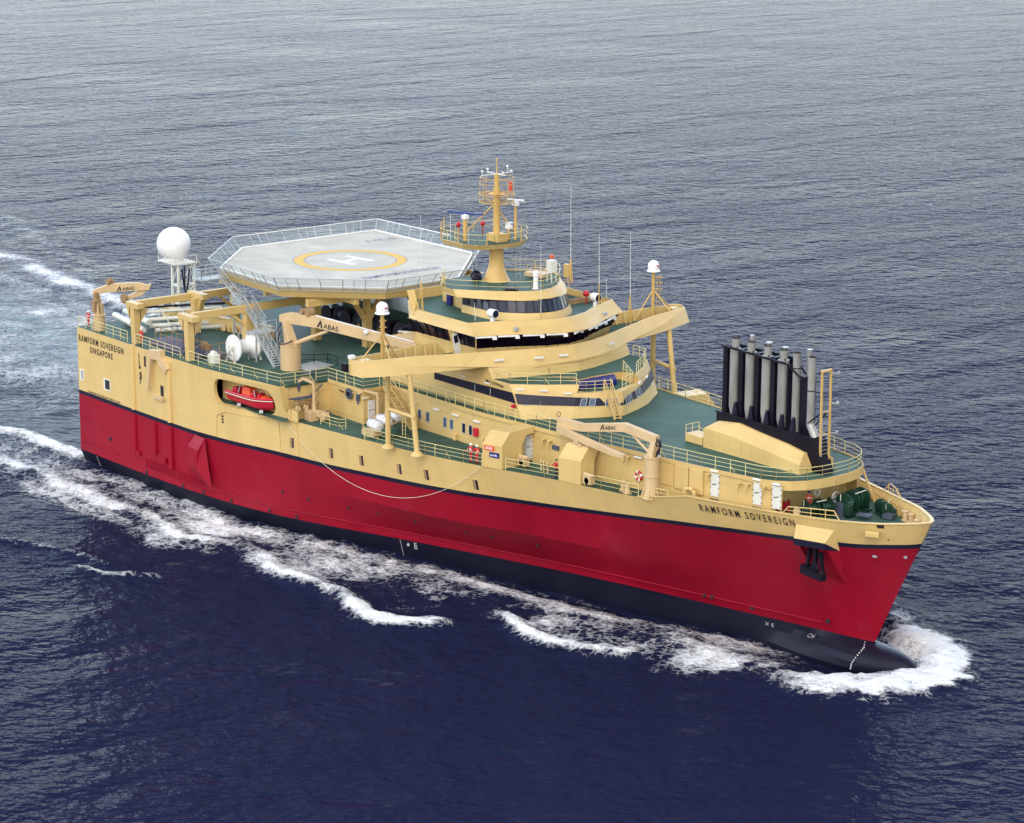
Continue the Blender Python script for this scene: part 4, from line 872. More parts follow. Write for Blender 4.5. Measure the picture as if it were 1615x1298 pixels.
# ladder mast ahead of the stack
lm = empty('light_mast', parent=ship)
q = MB(); q.beam((89.85, -.35, UD), (89.75, -.35, 23.7), .15, .15); q.beam((90.0, .55, UD), (89.9, .55, 23.9), .15, .15); q.box((89.8, .1, 23.75), (.3, 1.1, .15))
for z in (18.2, 20.2): q.beam((89.8, -.35, z), (89.9, .55, z), .08, .08)
q.build('mast_post', 'mast', lm)
q = MB(); ladder(q, (89.9, .1, UD), (89.9, .1, 19.5), .8, (0, 1, 0), .03, .33); q.build('ladder', 'galv', lm)
for z in (23.5, 20.9, 18.3):
    q = MB(); q.tube((90.0, .6, z), (90.35, .95, z), .04, n=5); q.lathe([(.09, 0), (.12, .22)], (90.4, 1.0, z-.05), 10); q.build('lantern', 'galv', lm)
# ---------------------------------------------------------------- main mast
ms = empty('radar_mast', parent=ship)
q = MB(); q.lathe([(1.4, 0), (1.25, .15), (.92, .95), (.72, 1.6), (.68, 2.2), (.68, 3.9)], (45.7, -.1, 24.6), 28); q.build('mast_column', 'mast', ms, smooth=True)
PP = [(40.6, 2.2), (41.5, 3.7), (45.3, 3.95), (46.6, 3.1), (47.4, 1.7), (47.6, 0)]
q = MB(); P0 = [(x-(.25 if x > 45 else -.2), y*.93) for x, y in PP]; q.prism(full(P0), 28.0, 28.5, full(PP)); q.build('mast_platform', 'yellow', ms)
q = MB(); q.prism(full([(x*.995+.2, y*.95) for x, y in PP]), 28.5, 28.52); q.build('platform_deck', 'green', ms)
for s in (-1, 1): rail('platform_railing', [(x, s*y, 28.5) for x, y in PP], ms, h=1.0, bars=2, sp=1.2, r=.025)
rail('platform_railing', [(40.6, -2.2, 28.5), (40.6, 2.2, 28.5)], ms, h=1.0, bars=2, sp=1.2, r=.025)
q = MB(); q.box((45.9, -.1, 28.9), (1.6, 1.2, .75)); q.tube((45.7, -.1, 28.5), (45.7, -.1, 33.6), .34, n=16); q.tube((45.7, -.1, 33.6), (45.7, -.1, 35.0), .26, n=14); q.tube((45.7, -.1, 35), (45.7, -.1, 36.6), .06, n=6)
q.tube((42.2, -1.5, 28.6), (45.5, -.2, 32.1), .08, n=6); q.tube((45.7, 2.6, 28.6), (45.7, .1, 31.5), .08, n=6); q.build('pole_mast', 'mast', ms, smooth=True)
q = MB()
for z, R in ((32.3, 1.65), (33.0, 1.6)): q.torus((45.7, -.1, z), R, .035, 'z', 20, 5)
for z, R in ((33.1, 1.75), (34.1, 1.65), (34.7, 1.6)): q.torus((45.7, -.1, z), R, .028, 'z', 20, 5)
for k in range(8):
    a = k*math.pi/4; q.tube((45.7+1.65*math.cos(a), -.1+1.65*math.sin(a), 32.3), (45.7+1.6*math.cos(a), -.1+1.6*math.sin(a), 34.7), .03, n=5)
    for z in (32.3, 33.1): q.tube((45.7, -.1, z), (45.7+1.65*math.cos(a), -.1+1.65*math.sin(a), z), .035, n=4)
q.lathe([(.8, 0), (.8, .05)], (45.7, -.1, 33.05), 16); q.build('lookout_cage', 'mast', ms)
q = MB(); q.beam((45.7, -2.0, 35.0), (45.7, 1.9, 35.0), .1, .06); q.beam((44.2, -.1, 35.0), (47.0, -.1, 35.0), .1, .06)
q.build('crosstree', 'offwhite', ms)
for x, y, z in ((45.7, -1.9, 35.4), (45.7, 1.2, 35.6), (45.7, 1.7, 35.1), (46.6, -.1, 35.2), (44.3, -.1, 35.3)):
    q = MB(); q.sphere((x, y, z), .12, 8); q.tube((x, y, 35.0), (x, y, z), .03, n=4); q.build('antenna_globe', 'white', ms, smooth=True)
q = MB(); q.lathe([(.16, 0), (.16, .35), (.2, .4), (.12, .9)], (46.2, 1.2, 33.3), 10); q.build('signal_horn', 'orange', ms)
def radar(x, y, z0, z1, L, ang, mat, tilt=0):
    r_ = empty('radar', parent=None); r_.parent = ms; r_.name = 'radar_scanner'
    q = MB(); q.tube((x, y, z0), (x, y, z1-.45), .2 if mat == 'blue' else .14, n=12); q.build('radar_post', 'mast', r_, smooth=True)
    q = MB(); q.box((x, y, z1-.25), (.6, .5, .4)); q.tube((x, y, z1-.1), (x, y, z1+.08), .12); q.build('radar_gearbox', 'white', r_, bevel=.05)
    q = MB(); dx, dy = math.cos(ang)*L/2, math.sin(ang)*L/2; q.beam((x-dx, y-dy, z1+.12), (x+dx, y+dy, z1+.12), .18, .16); q.build('scanner_bar', mat, r_, bevel=.03)
    return r_
radar(44.0, -2.6, 28.5, 31.1, 3.9, math.radians(-68+90), 'blue')
radar(46.5, 1.6, 28.5, 32.3, 1.9, math.radians(22), 'white')
radar(46.0, 1.2, 28.5, 30.0, .9, math.radians(100), 'white')
for k, (x, y) in enumerate(((41.2, -1.6), (41.9, -1.1), (42.2, .6))):
    q = MB(); q.sphere((x+.5, y, 29.7), .26, 12, (1, 1, 1)); q.tube((x+.5, y, 28.5), (x+.5, y, 29.6), .05, n=5); q.build('marker_lamp', 'crimson' if k != 1 else 'navy', ms, smooth=True)
q = MB(); q.torus((45.2, 1.9, 29.6), .38, .07, 'y', 18, 6); q.tube((45.2, 1.9, 28.5), (45.2, 1.9, 29.2), .05); q.build('loop_antenna', 'bluegrey', ms, smooth=True)
for x, y, h in ((40.7, -2.6, 1.9), (41.4, -3.5, 1.6), (44.3, -3.7, 1.4), (47.1, -2.4, 1.2), (47.4, 1.6, 1.5), (44.0, 3.8, 2.8), (43.0, -3.6, 2.6)):
    q = MB(); q.tube((x, y, 28.5), (x, y, 28.5+h), .06 if h < 2 else .02, n=6); q.build('antenna_stub', 'mast' if h < 2 else 'white', ms)
q = MB(); ladder(q, (44.2, -1.6, 24.8), (44.2, -1.6, 28.2), .5, (0, 1, 0)); q.build('mast_ladder', 'galv', ms); q = MB(); ladder(q, (46.6, 1.9, 24.8), (46.6, 1.9, 28.2), .5, (0, 1, 0)); q.build('mast_ladder', 'galv', ms)
q = MB(); q.sphere((44.3, -1.5, 25.1), .55, 12, (1, 1, .9)); q.sphere((45.2, -2.1, 25.0), .5, 12, (1.1, 1, .8)); q.build('covered_lamp', 'black', ms, smooth=True)
# things on the observation roof
q = MB(); q.lathe([(.32, 0), (.24, .1), (.24, 1.2), (.3, 1.25), (.28, 1.6), (.1, 1.75)], (51.3, .2, 24.65), 14); q.build('satcom_column', 'white', roof, smooth=True)
q = MB(); q.box((49.6, 3.6, 26.2), (.75, .75, 1.1)); [q.tube((49.6+a, 3.6+b, 24.65), (49.6+a, 3.6+b, 25.7), .05) for a in (-.3, .3) for b in (-.3, .3)]; q.build('equipment_box', 'offwhite', roof)
q = MB(); q.sphere((49.6, 3.6, 27.1), .22, 10); q.build('orange_beacon', 'orange', roof)
q = MB(); q.box((50.2, -1.9, 24.8), (1.2, 1.9, .18), .9); q.build('folded_antenna', 'black', roof)
q = MB(); q.box((47.2, 3.9, 25.0), (2.3, 1.4, .35), .2); q.tube((46.2, 4.4, 24.7), (46.2, 4.4, 26), .05); q.tube((48.2, 3.4, 24.7), (48.2, 3.4, 26), .05); q.torus((47.2, 3.9, 25.5), .8, .05, 'z', 16, 5); q.build('direction_finder', 'yellow2', roof)
for s in (-1,):
    q = MB()
    for a in ((0, 0), (.3, .0), (.15, .3)): q.tube((45.3+a[0], -6.4+a[1], 24.6), (45.45, -6.25, 26.0), .035, n=5)
    q.build('antenna_tripod', 'mast', roof)
# whip aerials
def whip(x, y, z, hp, h, parent=ship, tri=True):
    w_ = empty('whip_aerial', parent=None); w_.parent = parent
    q = MB()
    if tri:
        for a in range(3): t = a*2.09; q.tube((x+.35*math.cos(t), y+.35*math.sin(t), z), (x, y, z+hp), .035, n=5)
    q.tube((x, y, z), (x, y, z+hp), .05, n=6); q.build('aerial_base', 'mast', w_)
    q = MB(); q.tube((x, y, z+hp), (x-.1, y, z+hp+h), .028, .012, n=5); q.build('aerial_rod', 'white', w_)
whip(44.9, -8.6, 22.5, 3.0, 6.3, ship); whip(50.9, 4.9, 24.6, 2.4, 7.0, ship); whip(50.3, 13.2, 19.2, 3.1, 6.2, ship)
whip(53.6, 6.2, 22.5, 2.2, 5.0, ship, False); whip(54.6, -1.9, 22.6, .6, 6.3, ship, False); whip(45.5, -3.4, 28.4, .2, 2.6, ship, False); whip(51.2, 9.3, 22.6, .1, 1.8, ship, False); whip(51.6, -7.4, 22.6, .1, 1.6, ship, False)
# satellite domes on the wings
for s in (-1, 1):
    sa = empty('satellite_dome', parent=ship); x, y = 49.7, s*16.8
    q = MB(); q.tube((x, y, 19.2), (x, y, 24.2), .17, n=12)
    for dx, dy in ((0, 2.3*s), (-.3, -2.2*s), (2.0, .6*s)): q.tube((x+dx, y+dy, 19.3 if dy*s < 0 else 20.2), (x, y, 22.3), .07, n=6)
    q.build('dome_pole', 'mast', sa, smooth=True)
    q = MB(); ladder(q, (x+.45, y+.3*s, 19.3), (x+.45, y+.3*s, 23.7), .4, (0, 1, 0), .025, .3)
    for z in (22.4, 23.0, 23.6): q.torus((x+.5, y+.3*s, z), .32, .03, 'z', 12, 4)
    q.build('dome_ladder', 'mast', sa)
    q = MB(); q.lathe([(.68, 0), (.66, .1), (.56, .16), (.56, .55)]+[(.56*math.cos(t*.1745), .55+.56*math.sin(t*.1745)) for t in range(1, 9)], (x, y, 24.15), 24); q.build('dome', 'white', sa, smooth=True)
    q = MB(); q.box((x+.60, y-.0, 24.75), (.02, .3, .12), -.6); q.build('dome_mark', 'crimson', sa)
# searchlights
for x, y in ((52.1, -5.7), (52.3, 6.9)):
    se = empty('searchlight', parent=ship)
    q = MB(); q.lathe([(.28, 0), (.2, .5), (.14, .55)], (x, y, 22.25), 12); q.lathe([(.32, -.45), (.4, -.4), (.42, .4), (.40, .45)], (x, y, 23.15), 18, 'x'); q.build('lamp_housing', 'white', se, smooth=True)
    q = MB(); q.lathe([(.36, .451), (.05, .47)], (x, y, 23.15), 18, 'x'); q.build('lamp_glass', 'glass', se)
q = MB(); q.sphere((50.9, 6.9, 23.3), .32, 12); q.tube((50.9, 6.9, 22.2), (50.9, 6.9, 23.1), .06); q.build('red_lantern', 'crimson', ship, smooth=True)
q = MB(); q.box((50.0, 6.6, 22.45), (.25, 5.0, .5)); q.build('roof_duct', 'rustm', ship)
q = MB(); q.box((43.1, -3.6, 22.9), (.7, .7, 1.4)); q.build('covered_console', 'tarp', ship, bevel=.1)
q = MB(); q.box((44.4, 10.0, 24.2), (.7, .3, 1.3)); [q.tube((44.1+i*.6, 10.0, 22.3), (44.1+i*.6, 10.0, 24.6), .04) for i in (0, 1)]; q.build('antenna_panel', 'mast', ship)
for x, y, z in ((54.7, -5.4, 22.2), (55.4, -2.2, 22.2), (54.2, 6.0, 22.1)):
    q = MB(); q.box((x+.5, y, z-.05), (.35, .4, .3)); q.build('roof_floodlight', 'galv', ship, bevel=.04)
for x, y, z in ((55.55, -7.8, 19.6), (57.0, -4.2, 19.6), (57.5, -1.6, 19.55), (56.6, 5.2, 19.6)):
    q = MB(); a = math.atan2(1.6, -.6*(1 if y > 0 else -1)); q.box((x+.1, y, z), (.9, .14, .16), a); q.build('strip_light', 'white', ship)
# rails on accommodation roof and fore well, blue tarpaulin, ladders
rail('tier_railing', [(55.8, -8.35, 17.9), (58.0, -8.4, 17.9), (60.2, -6.05, 17.9), (61.9, -3.7, 17.9)], ship, h=1.0, sp=1.6)
rail('tier_railing', [(56.2, 8.4, 17.9), (58.0, 8.4, 17.9), (60.2, 6.05, 17.9), (61.9, 3.7, 17.9)], ship, h=1.0, sp=1.1)
rail('tier_railing', [(61.9, -3.6, 17.1), (62.35, -2.9, 17.1), (63.4, -.6, 17.1)], ship, h=1.0, sp=.9); rail('tier_railing', [(63.2, .8, 17.1), (62.4, 2.9, 17.1), (60.6, 3.2, 17.9)], ship, h=1.0, sp=.7)
q = MB(); q.prism([(59.3, -3.1), (61.6, -3.0), (62.0, 1.2), (60.3, 2.4), (59.3, 2.4)], 17.12, 17.7); ta = q.build('tarpaulin', 'tarp', ship, bevel=.08)
q = MB(); q.box((57.9, 0, 17.5), (.9, .9, .3)); q.beam((58.5, -3.6, 17.95), (60.4, -2.4, 17.95), .12, .1); q.tube((58.6, -4.2, 17.9), (58.6, -4.2, 18.9), .05); q.build('well_fittings', 'rustm', ship)
fl = flight('inclined_ladder', (63.05, -.9, 17.2), (65.4, -1.6, 14.9), .6, 9, 'yellow')
# upper deck rails
def ur(name, pts, **k): return rail(name, [Vector((x, y, UD+.08)) for x, y in pts], ship, **k)
ur('deck_railing', [(.1, -19.85), (9.9, -19.85)]); ur('deck_railing', [(11.4, -19.85), (19.9, -19.85)]); ur('deck_railing', [(21.4, -19.85), (25, -19.8), (28.3, -19.4), (31.8, -19.0), (35.4, -18.4)])
ur('deck_railing', [(35.4, -18.4), (35.8, -15.2)], sp=1.5); ur('deck_railing', [(35.95, -14.6), (35.95, -13.15), (41.65, -13.15), (41.7, -11.2)])
ur('deck_railing', [(41.7, -9.9), (56, -9.8), (62.8, -9.2), (68, -8.85), (74.7, -7.9), (82, -6.9), (88.2, -5.75)])
ur('deck_railing', [(88.2, -5.75), (89.4, -5.15), (90.3, -4.3), (91.0, -3.05), (91.35, -1.6), (91.45, 0), (91.35, 1.6), (91.0, 3.05), (90.3, 4.3), (89.4, 5.15), (88.2, 5.75)], sp=1.2)
ur('deck_railing', [(41.7, 9.9), (56, 9.8), (62.8, 9.2), (68, 8.85), (74.7, 7.9), (82, 6.9), (88.2, 5.75)]); ur('deck_railing', [(.1, 19.85), (24, 19.75), (30, 19.2), (35.4, 18.4)])
def lr(pts, **k): return rail('side_railing', [Vector((x, -hb(x, 11.5)+.12, LD)) for x in pts], ship, **k)
lr((46.4, 48, 50, 52, 54, 56.5, 58.5, 60.5)); lr((63.0, 65, 67, 68.6)); lr((71.3, 73, 75, 77)); lr((78.6, 80), sp=1.0)
fl2 = flight('inclined_ladder', (41.9, -10.55, 14.9), (46.4, -10.6, 11.55), .75, 13, 'yellow')
# ---------------------------------------------------------------- covered passages (hoods) on the side deck
for s in (-1, 1):
    for (xa, xb, ya, yb, wl_, nm_) in ((60.75, 62.7, 13.85, 13.15, 9.35, 0), (68.6, 71.0, 11.45, 10.95, 8.75, 1)):
        def sec(x, y): return [(y, LD), (y, 13.65), (y-.95, 14.8), (wl_, 14.92), (wl_, 14.3), (y-2.9 if nm_ == 0 else y-2.0, 14.25), (y-2.35 if nm_ == 0 else y-1.6, 13.4), (y-2.35 if nm_ == 0 else y-1.6, LD)]
        A = [(xa, s*y, z) for y, z in sec(xa, ya)]; B = [(xb, s*y, z) for y, z in sec(xb, yb)]
        m = MB(); n = 8; m.add(A+B, [(i, (i+1) % n, n+(i+1) % n, n+i) for i in range(n)]+[(0, 1, 2, 5, 6, 7), (2, 3, 4, 5), (8, 15, 14, 13, 10, 9), (10, 13, 12, 11)])
        h = m.build('passage_hood', 'yellow', ship, bevel=.03)
        if s < 0 and nm_ == 0:
            bx_ = MB(); bx_.add([(61.0, -13.81, 13.1), (62.0, -13.47, 13.1), (62.0, -13.47, 13.55), (61.0, -13.81, 13.55)], [(0, 1, 2, 3)]); bb_ = bx_.build('sign_panel', 'orange', h, normals=False)
            bx_ = MB(); bx_.add([(61.5, -13.64, 12.5), (62.5, -13.29, 12.5), (62.5, -13.29, 12.98), (61.5, -13.64, 12.98)], [(0, 1, 2, 3)]); bc_ = bx_.build('sign_panel', 'tarp', h, normals=False)
            dxy = Vector((1.0, .345, 0)).normalized()
            lettering('sign_lettering', 'AKER', .78, .26, plane_fn((61.1, -13.80, 13.2), dxy, (0, 0, 1)), 'wtext', bb_, .02)
            lettering('sign_lettering', 'yards.', .8, .30, plane_fn((61.6, -13.63, 12.56), dxy, (0, 0, 1)), 'wtext', bc_, .02)
        if s < 0:
            q = MB(); x0 = xb+.9; q.box((x0, -wl_-2.0, 12.2), (1.0, .6, .8)); q.tube((x0-.6, -wl_-2.0, 12.6), (x0+.7, -wl_-2.0, 12.6), .14); q.tube((x0, -wl_-2.3, 12.1), (x0, -wl_-1.6, 12.1), .3, n=12); q.build('fairlead_winch', 'yellow2', ship)
# ---------------------------------------------------------------- doors, windows and lamps on the deckhouse wall
def wy(x): return -lin([(41.65, 9.85), (56, 9.8), (62.8, 9.2), (68, 8.85), (74.7, 7.9), (82, 6.9), (88.2, 5.75), (90.1, 5.2)], x)
def wall_dir(x): d = Vector((1, (wy(x+.3)-wy(x-.3))/.6, 0)).normalized(); return d
def on_wall(x, z, o=0.0): d = wall_dir(x); return Vector((x, wy(x), z))+Vector((d.y, -d.x, 0))*o
def wrect(x, z0, z1, w_, o): d = wall_dir(x)*w_/2; a = on_wall(x, 0, o); return [Vector((a.x-d.x, a.y-d.y, z0)), Vector((a.x+d.x, a.y+d.y, z0)), Vector((a.x+d.x, a.y+d.y, z1)), Vector((a.x-d.x, a.y-d.y, z1))]
def wbox(m, x, z0, z1, w_, th, r=0):
    a = wrect(x, z0, z1, w_, 0.005); b = wrect(x, z0, z1, w_, th); m.add(a+b, [(0, 1, 2, 3), (7, 6, 5, 4), (0, 4, 5, 1), (1, 5, 6, 2), (2, 6, 7, 3), (3, 7, 4, 0)])
for x, z0, z1 in ((83.6, 12.5, 14.6), (87.95, 12.6, 14.65), (89.75, 12.55, 14.55), (61.9, 11.85, 13.7)):
    m = MB(); wbox(m, x, z0, z1, .90, .07); dr = m.build('weathertight_door', 'offwhite', house, bevel=.04)
    m = MB()
    for k in range(4):
        for sg in (-1, 1):
            d = wall_dir(x)*sg*.42; c = on_wall(x, z0+.25+k*(z1-z0-.5)/3, .10); m.box((c.x+d.x, c.y+d.y, c.z), (.11, .05, .05))
    d = wall_dir(x)*.1; c = on_wall(x, (z0+z1)/2, .12); m.beam(c-d*3, c+d*2+Vector((0, 0, .12)), .05, .05); m.build('door_dogs', 'text', dr)
    m = MB(); wbox(m, x, z1+.12, z1+.28, .75, .28); m.build('door_lamp', 'white', house, bevel=.03)
    m = MB(); wbox(m, x, z0-.35, z0-.22, .9, .1); m.build('door_scuttle', 'text', house)
m = MB(); m.box((41.71, -12.2, 12.75), (.08, .85, 2.0)); dr = m.build('weathertight_door', 'white', house, bevel=.04); m = MB(); m.box((41.76, -12.2, 12.8), (.03, .8, .03)); m.box((41.76, -12.45, 13.3), (.05, .1, .05)); m.build('door_dogs', 'text', dr)
for k, x in enumerate((46.25, 47.5, 50.15, 51.15, 53.0, 54.0)):
    window('window', wrect(x, 12.4, 13.35, .5, .03), 'glassb' if k < 4 else 'glass', house)
for x, z in ((45.4, 13.85), (49.0, 13.85), (51.8, 13.85), (55.0, 13.85), (75.2, 14.35), (62.3+9.3, 14.2)):
    m = MB(); wbox(m, x, z, z+.14, .9, .22); m.build('wall_lamp', 'white', house, bevel=.03)
for x, z in ((43.9, 13.5), (64.0, 13.9), (64.8, 13.9), (74.2, 14.2), (83.0, 14.3), (86.2, 14.1), (87.1, 14.2), (88.7, 14.3)):
    a = on_wall(x, z, .05); m = MB(); d = wall_dir(x); n_ = Vector((d.y, -d.x, 0)); m.path([a, a+n_*.25+Vector((0, 0, .1)), a+n_*.42, a+n_*.42-Vector((0, 0, .3))], .12, 8); m.build('vent_elbow', 'yellow', house, smooth=True)
for x, z0, z1, w_ in ((78.4, 12.55, 14.55, 1.5), (80.1, 12.5, 14.6, 1.5), (81.7, 12.4, 14.6, 1.5)):
    m = MB(); wbox(m, x, z0, z1, w_, .2 if x > 79 else .08); m.build('wall_locker', 'yellow', house, bevel=.03)
a = on_wall(81.9, 12.0, .6); m = MB(); m.path([a+Vector((0, 0, -.5)), a+Vector((0, 0, .55)), a+Vector((-.15, -.06, .85)), a+Vector((-.5, -.2, .95)), a+Vector((-.85, -.3, .8)), a+Vector((-.9, -.3, .5))], .2, 10); m.build('gooseneck_vent', 'yellow', ship, smooth=True)
for x, z in ((56.0, 12.3), (51.9, 11.9), (45.9, 12.4)):
    m = MB(); wbox(m, x, z-.4, z+.3, .35, .35); m.build('vent_cowl', 'yellow', house, bevel=.08)
def clutter(name, label, cat, mat, x, z0, z1, w_, th):
    m = MB(); wbox(m, x, z0, z1, w_, th); o = m.build(name, mat, None, bevel=.05); tag(o, label, cat); return o
m = MB(); wbox(m, 54.95, 12.5, 13.3, .55, .3); m.build('fire_hose_cabinet', 'crimson', house, bevel=.05)
m = MB(); wbox(m, 65.4, 13.25, 13.65, .8, .15); m.build('junction_box', 'bluegrey', house); m = MB(); wbox(m, 57.2, 12.3, 12.7, .3, .12); m.build('wall_box', 'text', house)
m = MB(); m.box((88.12, -3.9, 13.6), (.15, .5, .6)); m.build('fire_hose_cabinet', 'crimson', house, bevel=.04)
m = MB(); m.box((88.3, -3.4, 12.1), (.4, 1.2, .7)); m.tube((88.5, -2.6, 11.5), (88.5, -2.6, 12.6), .12); m.build('valve_group', 'crimson', house)
m = MB(); m.box((58.95, -8.75, 15.95), (.35, .35, .45)); m.build('fire_hose_cabinet', 'crimson', tier1, bevel=.08)
for x in (58.6, 59.0):
    pass
for k in range(3):
    m = MB(); m.tube((47.6+k*3.6, -8.8, 17.45), (48.3+k*3.6, -8.8, 17.45), .07); m.build('wall_lamp', 'white', tier1)
for x, y, z in ((58.7, -7.9, 17.45), (60.2, -6.3, 17.4), (61.6, -4.6, 17.15), (62.8, 3.0, 17.3), (61.5, 5.1, 17.3)):
    m = MB(); a = math.atan2(-2.0*(1 if y < 0 else -1)*-1, 1.6); m.box((x+.25, y-.1 if y < 0 else y+.1, z), (.8, .14, .12), math.atan2(1.7 if y < 0 else -1.7, 1.5)); m.build('strip_light', 'white', tier1)
# ---------------------------------------------------------------- fittings on the hull side
def hp(x, z, o=0.0):
    e = .4; dx = (hb(x+e, z)-hb(x-e, z))/(2*e); dz = (hb(x, z+e)-hb(x, z-e))/(2*e) if z < 11 else 0
    n_ = Vector((-dx, -1, -dz*.0)).normalized(); return Vector((x, -hb(x, z), z))+n_*o
for x, z in ((36.2, 9.25), (41.7, 9.25), (45.8, 9.3), (50.7, 9.4), (54.0, 9.45), (59.5, 9.45)):
    q = [hp(x-.32, z-.55, -.0), hp(x+.32, z-.55, 0), hp(x+.32, z+.55, 0), hp(x-.32, z+.55, 0)]
    m = MB(); m.add([v+Vector((0, -.012, 0)) for v in q], [(0, 1, 2, 3)]); po_ = m.build('side_port', 'rustm', hull, normals=False)
    m = MB(); m.add([v+Vector((0, -.02, 0)) for v in (hp(x+.02, z-.5), hp(x+.28, z-.5), hp(x+.28, z+.5), hp(x+.02, z+.5))], [(0, 1, 2, 3)]); m.build('port_painted_shadow', 'text', po_, normals=False)  # flat black quad: shadow inside the port painted over its forward half
    m = MB()
    for i in range(4): m.tube(q[i], q[(i+1) % 4], .05, n=5)
    m.build('port_rim', 'yellow', po_)
for x0, x1, z0, z1, mt in ((.55, 1.1, 9.2, 10.3, 'galv'), (5.4, 6.5, 9.1, 10.2, 'text'), (16.4, 17.0, 10.0, 11.6, 'text'), (13.4, 13.75, 13.0, 14.1, 'text'), (26.6, 26.9, 9.6, 9.8, 'text'), (26.6, 26.9, 9.9, 10.1, 'text'), (26.6, 26.9, 10.2, 10.4, 'text')):
    m = MB(); m.add([hp(x0, z0, .015), hp(x1, z0, .015), hp(x1, z1, .015), hp(x0, z1, .015)], [(0, 1, 2, 3)]); o_ = m.build('side_opening', mt, hull, normals=False)
    if z1-z0 > 1 and x1 < 7:
        m = MB(); c = [hp(x0-.15, z0, .02), hp(x1, z0, .02), hp(x1, z1, .02), hp(x0-.15, z1, .02)]
        for i in range(4): m.tube(c[i], c[(i+1) % 4], .05, n=4)
        m.add([c[0]+Vector((0, -.02, 0)), c[0]+Vector((.25, -.02, 0)), c[3]+Vector((.25, -.02, 0)), c[3]+Vector((0, -.02, 0))], [(0, 1, 2, 3)]); m.build('opening_frame', 'offwhite', o_)
m = MB()
for x in (11.3, 18.2):
    m.tube((x, -20.12, 8.1), (x, -20.12, 14.3 if x > 12 else 14.9), .28, n=12)
m.build('guide_pipes', 'yellow', hull, smooth=True)
m = MB()
for x, zb_ in ((11.3, 3.4), (15.2, 4.1), (18.2, 3.2)): m.tube((x, -20.1, zb_), (x, -20.1, 7.55), .24, n=12)
m.box((17, -20.15, 3.8), (.5, .3, .6)); m.box((12.0, -20.15, 3.6), (.5, .3, .5)); m.build('guide_pipes', 'red', hull, smooth=True)
m = MB(); m.beam((14.6, -20.15, 11.0), (15.3, -20.15, 14.6), 1.0, .5); m.beam((15.6, -20.2, 10.3), (17.2, -20.2, 10.3), .5, .4); m.beam((15.0, -20.2, 14.6), (17.3, -20.3, 14.9), .7, 1.0); m.beam((16.7, -20.3, 14.6), (18.3, -20.3, 13.4), .6, .8); m.build('overside_hoist', 'yellow2', hull, bevel=.05)
m = MB()
for z in (5.2, 2.6): m.beam((.3, -20.05, z), (8.0, -20.05, z), .10, .16)
m.build('rubbing_bars', 'red', hull); m = MB()
for x in [i*.42+13.2 for i in range(25)]: m.beam((x, -20.04, 2.3), (x+.05, -20.04, 3.25), .05, .08)
m.build('ribbed_plate', 'red', hull); m = MB()
m.path([hp(x, 2.33, .04) for x in range(20, 94, 2)], .07, 5)
m.build('rubbing_bars', 'red', hull)
m = MB()   # tapered box on the hull side
m.add([(22.6, -20, 7.7), (24.3, -20, 7.6), (22.5, -20.05, 3.9), (25.4, -20.0, 2.6), (22.3, -20.7, 6.6), (24.0, -20.7, 6.4), (22.1, -20.8, 4.7), (23.8, -20.8, 4.6)], [(0, 1, 5, 4), (4, 5, 7, 6), (6, 7, 3, 2), (0, 4, 6, 2), (1, 3, 7, 5)])
m.build('side_fender_box', 'red', hull); m = MB(); m.add([(22.5, -20.80, 4.9), (23.6, -20.80, 4.9), (23.5, -20.74, 6.0), (22.5, -20.74, 6.0)], [(0, 1, 2, 3)]); m.build('fender_plate', 'red', hull, normals=False)
m = MB()
for x in (13.2, 19.8, 23.2, 27.5, 32.8, 36.2): c = hp(x, 1.75, .01); m.lathe([(.02, -.04), (.22, -.03), (.22, .02)], c, 12, 'y')
for x, z in ((34.6, 4.0), (38.0, 3.9), (43.0, 4.0), (46.6, 4.1), (50.9, 4.1), (56.5, 4.0), (59.3, 4.1), (64, 4.1)): c = hp(x, z, .02); m.lathe([(.02, -.04), (.17, -.03), (.17, .02)], c, 12, 'y')
for x, z in ((6.2, 3.9), (85, 2.2), (80.2, 2.4), (81, 2.4), (92.5, 2.6)): c = hp(x, z, .02); m.lathe([(.02, -.04), (.25, -.03), (.25, .02)], c, 12, 'y')
m.build('scupper_ports', 'text', hull)
m = MB(); m.box((98.4, -2.35, 9.9), (.35, .25, .12)); m.box((100.35, -.75, 10.0), (.2, .2, .2)); m.build('hull_padeye', 'galv', hull)
# bulwark notch (Panama lead) and side gate rail at the bow
m = MB(); m.add([hp(99.0, 12.92, .03), hp(99.5, 12.93, .03), hp(99.5, 12.6, .05), hp(99.0, 12.6, .05)], [(0, 1, 2, 3)]); m.build('fairlead_opening', 'text', hull, normals=False)
m = MB(); m.box((98.9, -3.3, 12.1), (1.2, .5, .5), .5); m.build('fairlead_chock', 'yellow', hull, bevel=.1)
def bwrail(x0, x1, s, name):
    pts = [Vector((x, s*(hb(x, 12.5)+.0), lin(ZTOP, x))) for x in (x0, (x0+x1)/2, x1)]; m = MB()
    m.path([pts[0], pts[0]+Vector((.7, 0, .75)), pts[1]+Vector((0, 0, .8)), pts[2]+Vector((-.7, 0, .75)), pts[2]], .05, 6)
    m.path([pts[0]+Vector((.4, 0, .4)), pts[1]+Vector((0, 0, .4)), pts[2]+Vector((-.4, 0, .4))], .035, 5)
    for p in (pts[1], pts[0].lerp(pts[1], .5), pts[1].lerp(pts[2], .5)): m.tube(p, p+Vector((0, 0, .8)), .035, n=5)
    m.build(name, 'yellow', ship)
bwrail(91.2, 96.2, -1, 'gangway_rail'); bwrail(91.5, 94.5, 1, 'gangway_rail')
m = MB(); c = hp(92.4, 12.6, -.2); m.box((c.x, c.y, 12.9), (.5, .3, .6)); m.build('gangway_post', 'yellow2', ship)
